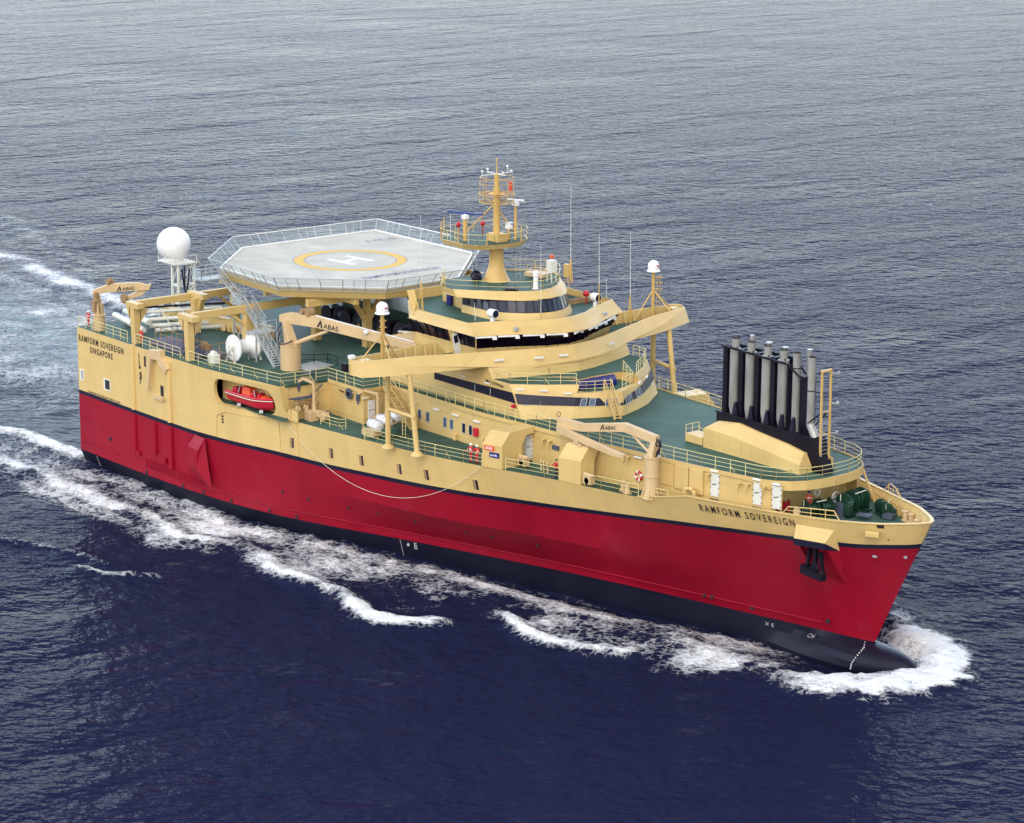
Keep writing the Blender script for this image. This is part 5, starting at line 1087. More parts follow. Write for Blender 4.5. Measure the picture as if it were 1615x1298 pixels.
m = MB(); m.tube((90.8, 5.6, LD), (90.2, 4.6, UD-.3), .1, n=8); m.tube((90.0, -5.0, LD), (90.0, -5.0, UD-.3), .08); m.build('deck_stanchion', 'yellow', ship)
# anchor recess
an = empty('anchor_recess', parent=ship)
def ho(x, z, o): return Vector((x, -hb(x, z), z))+Vector((.30, -.954, 0))*o
m = MB(); T0, T1 = ho(92.3, 11.85, 0), ho(95.6, 11.85, 0); O0, O1 = ho(92.2, 10.75, .95), ho(94.9, 10.75, .95); Bq0, Bq1 = ho(92.3, 9.9, 0), ho(95.5, 9.9, 0)
m.add([T0, T1, O1, O0, Bq0, Bq1], [(0, 1, 2, 3), (0, 3, 4), (1, 5, 2), (3, 2, 5, 4)]); m.build('anchor_bolster', 'yellow', an)
m = MB(); m.add([O0+Vector((0, 0, 0)), O1, O1+Vector((0, 0, -.55)), O0+Vector((0, 0, -.55)), Bq0, Bq1], [(0, 1, 2, 3), (3, 2, 5, 4), (0, 3, 4), (1, 5, 2)]); m.v = [(x+.012, y-.035, z-.003) for x, y, z in m.v]; m.build('bolster_band', 'band', an)
m = MB(); R0_, R1_, R2_ = ho(95.5, 9.9, .0), ho(94.9, 10.3, .9), ho(95.2, 6.6, .05)
m.add([R0_, R1_, R2_, ho(94.5, 6.9, .05)], [(0, 1, 2), (1, 3, 2)]); m.add([ho(92.4, 10.3, .85), ho(92.3, 9.9, 0), ho(92.6, 6.9, .04)], [(0, 1, 2)]); m.build('recess_cheek', 'red', an, normals=False)
ak = MB(); c = ho(93.6, 9.6, .55)
ak.beam(c+Vector((0, 0, .5)), c+Vector((0, 0, -1.7)), .34, .3); ak.beam(c+Vector((-.75, .1, .1)), c+Vector((-.95, -.05, -1.7)), .34, .3, .2, .2); ak.beam(c+Vector((.65, -.1, .1)), c+Vector((.9, .05, -1.7)), .34, .3, .2, .2)
ak.beam(c+Vector((-1.4, .1, -1.75)), c+Vector((1.3, -.3, -1.95)), .85, .75, .6, .5); ak.sphere(c+Vector((1.1, -.3, -1.6)), .3, 10); ak.torus(c+Vector((0, -.1, -1.35)), .35, .1, 'y', 14, 6); ak.build('anchor', 'black', an)
# lettering on the hull
def hull_text(name, s, x0, x1, zb0, zb1, h, mat, bold, sp=1.05):
    def fn(u, v):
        x = x0+(x1-x0)*u; z = zb0+(zb1-zb0)*u+v*h
        return Vector((x, -hb(x, min(z, 12.9)), z))+Vector((.1 if x > 50 else 0, -.035, 0))
    return lettering(name, s, 1.0, 1.0, fn, mat, hull, bold, sp)
hull_text('ship_name', 'RAMFORM SOVEREIGN', 83.3, 92.1, 11.42, 11.6, .68, 'text', .010, 1.5)
hull_text('ship_name', 'RAMFORM SOVEREIGN', .35, 9.4, 13.42, 13.5, .70, 'text', .018, 1.3)
hull_text('home_port', 'SINGAPORE', 2.6, 7.2, 12.5, 12.55, .66, 'text', .018, 1.3)
hull_text('side_mark', 'L', 12.4-.0, 12.75, 12.6, 12.6, 1.6, 'text', .03); hull_text('side_mark', 'P', 12.5-.0, 12.9, 11.0, 11.0, 1.3, 'text', .03)
hull_text('stern_notice', 'DANGER PROPELLER KEEP CLEAR', 2.0, 8.5, 8.1, 8.1, .2, 'text', .03)
m = MB()
for k in range(9): a = hp(47.7, 1.35-k*.19, .03); m.box(a, (.06, .02, .09))
BP = [(95.88, -.42, 1.39), (96.4, -1.03, 1.21), (96.44, -1.37, 1.01), (96.38, -1.75, .68), (96.23, -2.04, .25), (96.08, -2.17, -.1), (96.06, -2.21, -.38), (96.0, -2.21, -.68)]
for p, q in zip(BP, BP[1:]):
    for t in (.1, .6): v_ = Vector(p).lerp(Vector(q), t); m.box((v_.x+.05, v_.y-.05, v_.z), (.08, .06, .10))
for k in range(6): m.box(hp(3.2, 1.3-k*.2, .03), (.05, .02, .09))
m.build('draft_marks', 'wtext', hull)
m = MB(); m.torus(hp(48.5, 1.05, .04), .14, .025, 'y', 16, 4); a = hp(48.5, 1.05, .05); m.beam(a-Vector((.24, 0, 0)), a+Vector((.24, 0, 0)), .02, .03)
for i, dz in enumerate((.3, .1, -.1, -.28)): a = hp(49.2, 1.05+dz, .05); m.beam(a, a+Vector((.3, .09, 0)), .02, .035)
a = hp(49.2, 1.05, .05); m.beam(a+Vector((0, 0, .3)), a+Vector((0, 0, -.28)), .02, .03); m.build('load_line_mark', 'wtext', hull)
hull_text('thruster_mark', 'X E', 86.0, 86.9, .75, .75, .3, 'galv', .0); hull_text('thruster_mark', 'CH', 90.4, 91.1, .7, .72, .26, 'galv', .0)
# ---------------------------------------------------------------- foredeck machinery
def windlass(x, y, rz, sc=1.0, sub=True):
    w_ = empty('mooring_winch', parent=None); w_.parent = ship; w_.location = (x, y, LD); w_.rotation_euler = (0, 0, rz); w_.scale = (sc, sc, sc)
    q = MB(); q.box((0, 0, .12), (2.0, 3.4, .24)); 
    for yy in (-1.6, 0, 1.6): q.add([(-.8, yy-.08, .2), (.8, yy-.08, .2), (.25, yy-.08, 1.35), (-.25, yy-.08, 1.35), (-.8, yy+.08, .2), (.8, yy+.08, .2), (.25, yy+.08, 1.35), (-.25, yy+.08, 1.35)], [(0, 1, 2, 3), (7, 6, 5, 4), (0, 3, 7, 4), (1, 5, 6, 2), (3, 2, 6, 7)])
    q.build('winch_frame', 'greend', w_, bevel=.03)
    for y0 in (-.8, .8):
        q = MB(); q.lathe([(.95, -.62), (.95, -.54), (.42, -.5), (.42, .5), (.95, .54), (.95, .62)], (0, y0, 1.15), 22, 'y'); q.build('drum', 'greend', w_, smooth=True)
    q = MB(); q.lathe([(.3, 0), (.22, .12), (.22, .4), (.34, .55)], (0, 1.7, 1.15), 14, 'y'); q.build('warping_head', 'greend', w_, smooth=True)
    q = MB(); q.box((.75, -1.9, .8), (.8, .7, 1.0)); q.tube((.75, -1.9, 1.3), (.75, -1.2, 1.3), .25, n=10); q.build('winch_motor', 'greend', w_, bevel=.06)
    q = MB(); q.tube((.5, -.4, 1.9), (1.1, .4, 2.2), .04); q.tube((-.3, -1.5, 1.2), (-.3, -1.5, 1.95), .04); q.build('brake_lever', 'offwhite', w_)
    return w_
windlass(91.9, 1.7, .15, .95); windlass(91.3, -1.9, -.35, .82); windlass(94.0, 3.3, 1.15, .58)
m = MB(); m.box((94.0, .9, 11.9), (1.2, .9, .10), .3); m.box((95.2, 2.7, 11.75), (.9, .8, .4), .3); m.box((92.2, -.2, 12.1), (1.0, .5, 1.2)); m.build('chain_platform', 'bluegrey', ship)
m = MB(); m.torus((91.3, .2, 13.0), .42, .05, 'x', 18, 5); m.tube((91.3, -.4, 13.0), (91.3, .6, 13.0), .03); m.tube((91.3, .1, 12.6), (91.3, .1, 13.4), .03); m.tube((91.3, .1, 11.5), (91.3, .1, 12.6), .07); m.build('valve_handwheel', 'galv', ship)
m = MB(); m.torus((89.0, .3, 12.9), .3, .13, 'x', 16, 8); m.build('coiled_hawser', 'rope', ship)
for k, (x, y) in enumerate(((96.9, 3.2), (99.4, 1.9), (98.9, -1.6), (75.2, -9.4))):
    m = MB(); dx, dy = (.45, -.15)
    for a in (-1, 1): m.lathe([(.24, 0), (.22, .1), (.22, .75), (.28, .78), (.28, .88), (.1, .9)], (x+a*dx, y+a*dy, LD), 14)
    m.box((x, y, LD+.06), (1.5, .55, .12), -.3); m.build('bollard', 'yellow2' if k in (1, 3) else 'black' if k == 2 else 'yellow2', ship, smooth=True)
m = MB()
for k, x in enumerate((65.2, 65.6, 66.1)): m.path([(x, -10.6, LD), (x, -10.6, 12.35), (x+.2, -10.8, 12.55), (x+.3, -10.9, 12.35)], .09, 8)
m.build('air_pipes', 'yellow2', ship, smooth=True)
m = MB(); m.tube((69.9, -9.0, 13.2), (70.3, -9.1, 13.2), .1); m.build('wall_light', 'white', ship)
# ---------------------------------------------------------------- fittings around the boat deck
def knuckle_davit(x, y, z, h, ang, name='hose_davit'):
    d = empty(name, parent=None); d.parent = ship
    q = MB(); q.tube((x, y, z), (x, y, z+h), .2, .17, n=12); q.box((x, y, z+.5), (.9, .6, .9)); q.build('davit_post', 'yellow2', d, smooth=False)
    ax = Vector((math.cos(ang), math.sin(ang), 0)); a = Vector((x, y, z+h)); 
    q = MB(); q.beam(a, a+ax*1.4+Vector((0, 0, .25)), .25, .25); q.beam(a+ax*1.4+Vector((0, 0, .25)), a+ax*2.1+Vector((0, 0, -.2)), .2, .2); q.build('davit_arm', 'yellow2', d)
    q = MB(); q.path([a+Vector((.2, 0, -.1)), a+Vector((.55, .1, .1)), a+Vector((.6, .1, -.8)), a+Vector((.35, 0, -1.4)), a+Vector((.5, 0, -2.0))], .07, 6); q.path([a, a+ax*.8+Vector((0, 0, .5)), a+ax*1.9+Vector((0, 0, .25))], .05, 5); q.build('davit_hose', 'rustm', d)
    q = MB(); e = a+ax*2.1+Vector((0, 0, -.2)); q.beam(e, e+Vector((0, 0, -.7)), .3, .25); q.box(e+Vector((0, 0, -.85)), (.12, .12, .3)); q.build('hose_nozzle', 'bluegrey', d)
    return d
knuckle_davit(37.6, -16.0, LD, 3.7, math.radians(190)); knuckle_davit(42.9, -12.3, LD, 3.1, math.radians(-150))
m = MB(); m.box((37.4, -16.2, 12.0), (1.1, .9, 1.0)); m.lathe([(.5, -.3), (.5, .3)], (38.7, -15.6, 12.1), 14, 'y'); m.box((38.2, -15.9, 12.3), (.9, .5, .6)); m.build('davit_winch', 'yellow2', ship, bevel=.04)
m = MB(); m.torus((38.9, -15.4, 12.2), .42, .05, 'x', 16, 5); m.build('winch_handwheel', 'bluegrey', ship)
m = MB(); m.box((36.2, -16.4, 12.05), (.3, 3.2, 1.1)); m.box((36.8, -17.8, 12.05), (1.2, .12, 1.1)); m.build('bunker_tray', 'yellow', ship)
random.seed(5); m = MB()
for k in range(9): m.lathe([(.2, -.18), (.2, .18)], (36.4+random.random()*.4, -17.3+k*.3, 12.75+random.random()*.5), 10, 'x')
m.build('bunker_valves', 'rustm', ship); m = MB()
for k in range(3): m.lathe([(.27, -.1), (.27, .1)], (36.9, -17.4+k*.9, 12.75), 14, 'x')
m.build('bunker_flanges', 'yellow2', ship)
m = MB(); m.path([(36.1, -17.9, 13.6), (36.3, -15.6, 13.6), (36.3, -14.6, 14.2), (36.3, -14.1, 14.6)], .08, 6); m.box((36.3, -16.4, 13.55), (.8, 2.4, .06)); m.build('boat_access_step', 'bluegrey', ship)
m = MB(); m.lathe([(.55, -.03), (.55, .03), (.1, .1)], (39.6, -13.35, 14.15), 18, 'y'); m.build('fan_wheel', 'bluegrey', ship)
m = MB(); m.lathe([(.2, -.05), (.2, .05)], (39.6, -13.45, 14.15), 12, 'y'); m.path([(38.0, -13.3, 14.2), (39.0, -13.5, 14.2)], .06); m.build('fan_hub', 'black', ship)
rail('side_railing', [(39.2, -16.4, LD), (41.9, -16.2, LD), (42.2, -15.6, LD)], ship, h=1.0, bars=3, sp=1.2)
rail('side_railing', [(44.4, -14.0, LD), (44.6, -15.4, LD), (46.0, -16.2, LD)], ship, h=1.0, bars=3, sp=1.0)
m = MB(); m.box((39.6, -13.22, 14.3), (.9, .12, .14)); m.box((41.8, -12.9, 14.1), (.1, .8, .12)); m.build('wall_lamp', 'white', ship)
m = MB(); ladder(m, (48.2, -13.2, LD), (48.2, -13.2, 13.8), .5, (1, 0, 0)); m.build('rack_ladder', 'railing', ship)
# life raft rack and rafts (the rafts lift off: things of their own)
rk = MB()
for y in (-15.3, -12.4):
    for x in (45.3, 46.9): rk.tube((x, y, LD), (x, y, 12.2+(y+15.3)*.28), .06, n=6)
for x in (45.3, 46.9): rk.beam((x, -15.6, 12.1), (x, -12.2, 13.0), .12, .12)
for k in range(8): rk.beam((45.1, -15.5+k*.12, 12.0-.0), (47.1, -15.8+k*.13, 11.9), .06, .1)
rk.box((46.1, -15.7, 11.95), (1.8, .5, .5)); rk.build('life_raft_rack', 'yellow2', ship)
raft0 = None
for k, (x, y, z, lb) in enumerate(((46.1, -15.0, 12.62, 'white life raft canister lowest and nearest the ship side on its sloping rack'), (46.1, -13.95, 12.92, 'middle white life raft canister of three on the sloping rack'), (46.1, -12.9, 13.25, 'white life raft canister highest on the rack, next to the ladder foot'))):
    if raft0 is None:
        r_ = empty('life_raft', (x, y, z)); q = MB(); q.lathe([(.25, -.95), (.42, -.85), (.5, -.5), (.5, -.03), (.53, -.02), (.53, .02), (.5, .03), (.5, .5), (.42, .85), (.25, .95)], (0, 0, 0), 22, 'x'); q.build('canister', 'white', r_, smooth=True)
        q = MB(); [q.torus((a, 0, 0), .515, .018, 'x', 22, 4) for a in (-.4, .4)]; q.build('strap', 'galv', r_); q = MB(); q.sphere((.97, 0, 0), .05, 8); q.build('release_knob', 'black', r_); raft0 = r_
    else:
        r_ = raft0.copy(); COL.objects.link(r_); r_.location = (x, y, z)
        for ch in list(raft0.children): c = ch.copy(); COL.objects.link(c); c.parent = r_
    r_.rotation_euler = (0, 0, -.1); tag(r_, lb, 'life raft', 'life raft canisters on the rack')
m = MB(); m.box((47.4, -14.3, 12.0), (.8, 1.2, .9)); m.build('covered_valve', 'green', ship, bevel=.1)
# rescue boat
rb = empty('rescue_boat', (30.4, -18.2, 12.0)); tag(rb, 'orange red rescue boat stowed in the oval opening of the ship side', 'boat')
q = MB(); rings = []
for j in range(13):
    t = j/12; x = -3.4+7.0*t; wv = .98*(1-.9*max(0, (t-.6)/.4)**2); zk = -.15+.75*max(0, (t-.65)/.35)**2
    rings.append([(x, -wv, .75+.25*t**3), (x, -wv*.75, .2+zk*.7), (x, 0, zk-.2), (x, wv*.75, .2+zk*.7), (x, wv, .75+.25*t**3)])
for a, b in zip(rings, rings[1:]): q.strip(a, b)
q.add(rings[0], [(0, 1, 2, 3, 4)]); q.strip([r[0] for r in rings], [r[4] for r in rings]); q.build('hull', 'crimson', rb, smooth=True)
q = MB(); q.path([Vector(r[0])+Vector((0, -.06, .02)) for r in rings], .05, 8); q.path([Vector(r[4])+Vector((0, .06, .02)) for r in rings], .05, 8); q.build('fender', 'rope', rb, smooth=True)
q = MB(); q.path([Vector(r[0])+Vector((0, 0, .2)) for r in rings], .12, 8); q.build('tube', 'crimson', rb, smooth=True)
q = MB(); q.prism([(-1.3, -.6), (.2, -.6), (.2, .6), (-1.3, .6)], .8, 1.75, [(-1.2, -.45), (-.1, -.45), (-.1, .45), (-1.2, .45)]); q.build('console', 'orange', rb, bevel=.12); q = MB(); q.sphere((2.2, 0, .95), .6, 14, (1.3, 1, .6)); q.build('bow_cover', 'orange', rb, smooth=True)
for k in range(3):
    q = MB(); q.box((.5+k*.55, .3*(k % 2*2-1), 1.1), (.4, .5, .5)); q.build('seat', 'crimson', rb, bevel=.08)
q = MB(); q.path([(-1.9, -.5, .9), (-1.5, -.35, 2.2), (-1.5, .35, 2.2), (-1.9, .5, .9)], .06, 6); q.path([(.9, -.4, 1.0), (.7, -.4, 1.6), (.7, .4, 1.6), (.9, .4, 1.0)], .05, 6); q.build('roll_bar', 'galv', rb)
q = MB(); q.sphere((-1.5, 0, 2.35), .2, 10); q.build('lamp', 'white', rb, smooth=True)
q = MB(); q.box((-2.6, 0, 1.0), (.7, 1.0, .7)); q.build('engine_cover', 'crimson', rb, bevel=.1)
m = MB(); m.beam((28.2, -18.3, 11.62), (29.2, -19.1, 11.9), .35, .3); m.beam((31.9, -18.3, 11.62), (32.9, -19.0, 11.9), .35, .3); m.build('boat_cradle', 'galv', ship)
m = MB(); m.beam((27.0, -17.6, 11.6), (27.0, -17.6, 14.4), .2, .2); m.beam((27.6, -17.6, 14.3), (33.5, -17.4, 14.3), .2, .25); m.build('boat_davit', 'rustm', ship)
# lifebuoys
lb0 = None
for loc, lb, rot in (((75.3, wy(75.3)-.1, 12.75), 'red and white lifebuoy on the cream wall behind the forward crane', 0), ((55.9, -9.95, 13.9-.0), None, 0)):
    if lb is None: continue
    o = empty('lifebuoy', loc); tag(o, lb, 'lifebuoy'); q = MB(); q.torus((0, 0, 0), .36, .11, 'y', 24, 8); q.build('ring', 'crimson', o, smooth=True)
    q = MB()
    for k in range(4):
        a = k*math.pi/2+.4; q.box((.36*math.cos(a), 0, .36*math.sin(a)), (.24, .235, .24))
    q.build('band', 'white', o, bevel=.05)
# blue barrels rack
bt = empty('barrel_rack', (28.2, 3.6, UD)); tag(bt, 'blue drums in a rack on the after deck beside the wheelhouse', 'barrel rack')
for i in range(2):
    for j in range(3):
        q = MB(); q.lathe([(.26, -.4), (.3, -.38), (.3, .38), (.26, .4)], (i*.7, 0, .4+j*.7), 14, 'y'); q.build('barrel', 'blue', bt, smooth=True)
q = MB(); q.path([(-.4, -.5, 0), (-.4, -.5, 2.2), (1.1, -.5, 2.2), (1.1, -.5, 0)], .05, 5); [q.tube((-.4, -.5, z), (1.1, -.5, z), .04, n=4) for z in (.75, 1.45)]; q.build('frame', 'black', bt)
# gas bottles at the aft rail: red gear
# rope hanging from the shell door to the hood
rp = MB(); pts = []
P0_, P1_ = Vector((35.6, -18.25, 11.3)), Vector((60.5, -14.35, 11.35)); 
for k in range(41):
    t = k/40; p = P0_.lerp(P1_, t); s_ = 4*t*(1-t); zz = p.z-4.9*s_*(1+.10*(t-.5)); x = p.x; p = Vector((x, 0, zz)); p.y = -hb(x, max(zz, 6))-.18-.2*s_; pts.append(p)
rp.path(pts, .022, 6); ro = rp.build('mooring_rope', 'rope', None, smooth=True); tag(ro, 'thin pale rope hanging in a long bight down the red and cream hull side', 'rope')
# ---------------------------------------------------------------- people
def person(loc, face, label, mats, arms=(.3, .3), helmet='white', lean=0, vest=None, stride=.09, group=None):
    """mats = (upper cloth, lower cloth); arms = forward raise of left and right arm in radians"""
    root = empty('person', loc, face); tag(root, label, 'person', group)
    bm = bmesh.new(); lay = bm.verts.layers.skin.verify(); V = []
    def v(x, y, z, r): a = bm.verts.new((x, y, z)); a[lay].radius = (r, r*.9); V.append(a); return a
    def e(a, b): bm.edges.new((a, b)); return b
    pel = v(0, 0, .93, .15); a0 = e(pel, v(lean*.3, 0, 1.12, .14)); ch = e(a0, v(lean*.6, 0, 1.32, .17)); nk = e(ch, v(lean*.9, 0, 1.49, .065)); hd = e(nk, v(lean+.01, 0, 1.60, .085)); tp = e(hd, v(lean+.01, 0, 1.72, .085))
    e(hd, v(lean+.115, 0, 1.615, .018))
    pel[lay].use_root = True
    for s, ar in ((1, arms[0]), (-1, arms[1])):
        hip = e(pel, v(0, s*.10, .88, .10)); kn = e(hip, v(s*stride+.03, s*.12, .49, .068)); an_ = e(kn, v(s*stride, s*.13, .10, .05)); e(an_, v(s*stride+.17, s*.14, .04, .045))
        sh_ = e(ch, v(lean*.8, s*.20, 1.40, .072)); el = e(sh_, v(lean*.8+math.sin(ar)*.28, s*.26, 1.40-math.cos(ar)*.28, .05)); a2 = ar+.5
        wr = e(el, v(el.co.x+math.sin(a2)*.25, s*.25, el.co.z-math.cos(a2)*.25, .034)); d = Vector((math.sin(a2), 0, -math.cos(a2)))
        pm = e(wr, v(*(wr.co+d*.07), .036))
        for k in range(4): e(pm, v(*(pm.co+d*(.085-.008*abs(k-1.5))+Vector((.0, (k-1.5)*.022, 0))), .009))
        e(pm, v(*(pm.co+d*.03+Vector((.05, -s*.02, 0))), .010))
    me = bpy.data.meshes.new('body'); bm.to_mesh(me); bm.free(); o = bpy.data.objects.new('body', me); COL.objects.link(o)
    o.modifiers.new('skin', 'SKIN').use_smooth_shade = True; s2 = o.modifiers.new('sub', 'SUBSURF'); s2.levels = 1; s2.render_levels = 1
    bpy.context.view_layer.update(); me2 = bpy.data.meshes.new_from_object(o.evaluated_get(bpy.context.evaluated_depsgraph_get())); bpy.data.objects.remove(o)
    for mt in (mats[0], mats[1], 'skin', 'black', 'reflect'): me2.materials.append(M[mt])
    for p in me2.polygons:
        c = p.center; side = abs(c.y) > .17 and c.z < 1.3
        p.use_smooth = True
        hand = any((Vector((q[0], q[1], q[2]))-c).length < .15 for q in ())
        if c.z > 1.47: p.material_index = 2
        elif c.z < .10: p.material_index = 3
        elif c.z < .93: p.material_index = 1 if not side or c.z < .55 else 0
        else: p.material_index = 0
        if vest and (.95 < c.z < 1.0 or 1.18 < c.z < 1.24 or .35 < c.z < .41): p.material_index = 4
    for p in me2.polygons:      # hands
        for s, ar in ((1, arms[0]), (-1, arms[1])):
            a2 = ar+.5; el = Vector((lean*.8+math.sin(ar)*.28, s*.26, 1.40-math.cos(ar)*.28)); wr = el+Vector((math.sin(a2), 0, -math.cos(a2)))*.27
            if (p.center-wr).dot(Vector((math.sin(a2), 0, -math.cos(a2)))) > 0 and (p.center-wr).length < .3 and abs(p.center.y-wr.y) < .08: p.material_index = 2
    b = bpy.data.objects.new('body', me2); COL.objects.link(b); b.parent = root
    q = MB()
    if helmet: q.lathe([(.155, 0), (.13, .01), (.125, .05), (.10, .11), (.05, .145), (.01, .15)], (lean+.01, 0, 1.66), 16); q.box((lean+.13, 0, 1.665), (.1, .16, .015)); q.build('helmet', helmet, root, smooth=True)
    else: q.sphere((lean-.005, 0, 1.695), .108, 12, (1.05, .95, .85)); q.build('hair', 'hair', root, smooth=True)
    q = MB(); [q.sphere((lean+.088, s*.032, 1.635), .012, 6) for s in (1, -1)]; q.box((lean+.092, 0, 1.565), (.012, .05, .010)); q.build('face_features', 'hair', root)
    q = MB(); [q.sphere((lean+.0, s*.09, 1.62), .025, 6, (1, .5, 1.4)) for s in (1, -1)]; q.build('ears', 'skin', root)
    return root
person((59.0, -13.75, LD), -1.3, 'person in red coveralls and white helmet at the rail, left of the pair', ('redcloth', 'redcloth'), (.9, .7), 'white', vest=1)
person((59.75, -13.65, LD), -1.0, 'person in red coveralls and white helmet right beside the passage hood', ('redcloth', 'redcloth'), (.6, 1.0), 'white', vest=1)
person((68.0, -11.2, LD), -1.9, 'bareheaded person in red top and navy trousers between the two hoods', ('redcloth', 'navycloth'), (1.2, .9), None)
person((89.6, -1.3, LD+.1), -.6, 'person in orange workwear with a blue helmet standing against the front wall', ('orcloth', 'redcloth'), (.3, .2), 'blue', vest=1)
person((26.3, 3.2, UD), 2.0, 'person in dark jacket, red trousers and white helmet on the after deck', ('navycloth', 'redcloth'), (.3, .5), 'white')
person((.9, -19.1, UD), -1.2, 'person in red coveralls and white helmet at the aft corner of the deck', ('redcloth', 'redcloth'), (.6, .8), 'white', vest=1)
person((11.9, -19.35, UD), -1.4, 'person in red coveralls beside the aftmost gantry post', ('redcloth', 'redcloth'), (.9, .9), 'white', vest=1)
# ---------------------------------------------------------------- the sea
LINES = {  # (points, half width, foam strength, ridge height)
 'ring': ([(91.0, 6.4), (94.2, 7.2), (97.6, 6.9), (100.8, 5.0), (103.0, 2.2), (104.2, -1.4), (103.2, -4.6), (100.6, -7.1), (97.2, -8.8), (93.6, -9.0)], 2.2, 1.35, .55),
 'ringin': ([(91.5, 5.0), (93.5, 5.6), (98, 4.4), (101.3, 1.8), (101.8, -1.6), (99.6, -4.8), (96, -6.5)], 2.4, 1.15, .1),
 'ring2': ([(93.6, -8.8), (90.6, -8.8), (87.4, -9.0), (84, -10.2), (80.8, -11.6)], 2.3, .86, .3),
 'inner': ([(95.5, -6.8), (92, -5.6), (88.5, -4.9), (85, -5.4), (81.0, -7.4), (77.4, -9.0), (73.4, -10.4), (69, -11.2), (64.0, -11.6), (60, -12.4), (55.0, -13.6), (51, -15.2), (46, -17.0), (40, -18.6), (33, -19.8), (26, -20.4), (18.0, -20.6), (9, -20.4), (2, -20.2)], 2.6, .88, .15),
 'innerb': ([(58, -14.6), (52, -17.2), (46, -19.2), (40, -20.6), (32, -21.6), (24, -22.0), (14, -22.2), (4, -22.6), (-6, -23.0)], 3.4, .84, .0),
 'fill': ([(66, -16), (56, -18), (46, -20.5), (34, -22.5), (20, -23.5), (6, -23.5), (-10, -24.5), (-26, -26)], 5.4, .70, .0),
 'fill2': ([(92, -8.0), (84, -10.5), (76, -13.5), (68, -15)], 4.0, .76, .0),
 'A': ([(84.2, -13.6), (82.6, -16.4), (80.2, -18.2), (77.0, -19.3), (73.6, -18.8), (70.5, -17.6), (67, -17.0)], 1.0, 1.1, .6),
 'A2': ([(84, -12.4), (81, -14.6), (78.5, -16.4), (74, -17.2)], 2.2, .78, .0),
 'B': ([(67.6, -21.8), (65.6, -24.8), (61.8, -26.2), (56, -26.2), (49, -26.2), (43, -26.0)], 1.1, 1.15, .7),
 'B2': ([(57, -25.2), (50, -25.0), (43, -24.8), (36.0, -25.4), (28, -26.0), (20, -26.2), (10, -26.0), (2, -26.0), (-8, -26.4), (-20, -27.5)], 2.2, .98, .35),
 'B3': ([(40, -27.2), (30, -28.2), (18, -28.0), (6, -28.5), (-8, -30.0), (-20, -31.5)], 2.2, .72, .0),
 'C': ([(40.2, -35.4), (37.6, -37.8), (34.6, -39.2), (31.5, -39.9)], .55, .95, .4),
 'C2': ([(36.5, -36.8), (30, -37.5), (26, -38.2), (20, -40.5), (12, -43)], .8, .52, .3),
 'E': ([(1.5, -18.4), (-3.8, -19.0), (-9, -19.2), (-14, -19.8), (-20, -20.8), (-28, -22), (-40, -24)], 1.7, 1.15, .4),
 'F': ([(2.0, -22.4), (-3, -24.0), (-12, -25.5), (-24, -28), (-36, -31)], 4.0, .72, .0),
 'P': ([(-40, 22.0), (-52, 24.5), (-63, 26.6), (-75, 27.8), (-90, 29.6), (-104, 31.5), (-125, 34)], 3.0, 1.0, .3),
 'P2': ([(-56, 18), (-72, 19.4), (-88, 21.5), (-105, 24), (-130, 28)], 5.0, .76, .0),
 'P3': ([(-90, 36), (-110, 41), (-130, 46), (-160, 54)], 2.0, .7, .2),
 'W': ([(-6, 2), (-20, 1), (-40, 0), (-70, 2), (-110, 6)], 9.0, .68, .0),
 'bowp': ([(92, 7.5), (86, 11), (80, 15), (73, 20), (66, 25)], 1.4, .7, .4),
}
for k_ in ('inner', 'fill', 'ring2', 'A'):
    v_ = LINES[k_]; LINES[k_+'_port'] = ([(a, -b) for a, b in v_[0]],)+v_[1:]
def seg_dist(px, py, pts):
    best = 1e9; tt = 0; n_ = len(pts)-1
    for i_, ((ax, ay), (bx_, by)) in enumerate(zip(pts, pts[1:])):
        dx, dy = bx_-ax, by-ay; t = max(0, min(1, ((px-ax)*dx+(py-ay)*dy)/(dx*dx+dy*dy))); d = math.hypot(px-ax-dx*t, py-ay-dy*t)
        if d < best: best = d; tt = (i_+t)/n_
    return best, tt
BB = {k: (min(p[0] for p in v[0])-v[1]*3, max(p[0] for p in v[0])+v[1]*3, min(p[1] for p in v[0])-v[1]*3, max(p[1] for p in v[0])+v[1]*3) for k, v in LINES.items()}
def axis(a, b, fine, lo, hi, grow=1.13):
    xs = [a+i*fine for i in range(int((b-a)/fine)+1)]; s_ = fine; x = xs[-1]
    while x < hi: s_ *= grow; x += s_; xs.append(x)
    s_ = fine; x = xs[0]; L = []
    while x > lo: s_ *= grow; x -= s_; L.append(x)
    return L[::-1]+xs
random.seed(11)
WV = []
for k in range(26):
    lam = 3.5*1.14**k if k < 22 else 40+k; th = math.radians(125+random.uniform(-38, 38)); WV.append((2*math.pi/lam*math.cos(th), 2*math.pi/lam*math.sin(th), random.uniform(0, 6.28), min(.16, .0085*lam*random.uniform(.5, 1.2)), lam))
X = axis(-50, 112, .45, -9000, 6000, 1.06); Y = axis(-50, 14, .45, -6000, 12000, 1.06)
vs = []; foam = []; turb = []
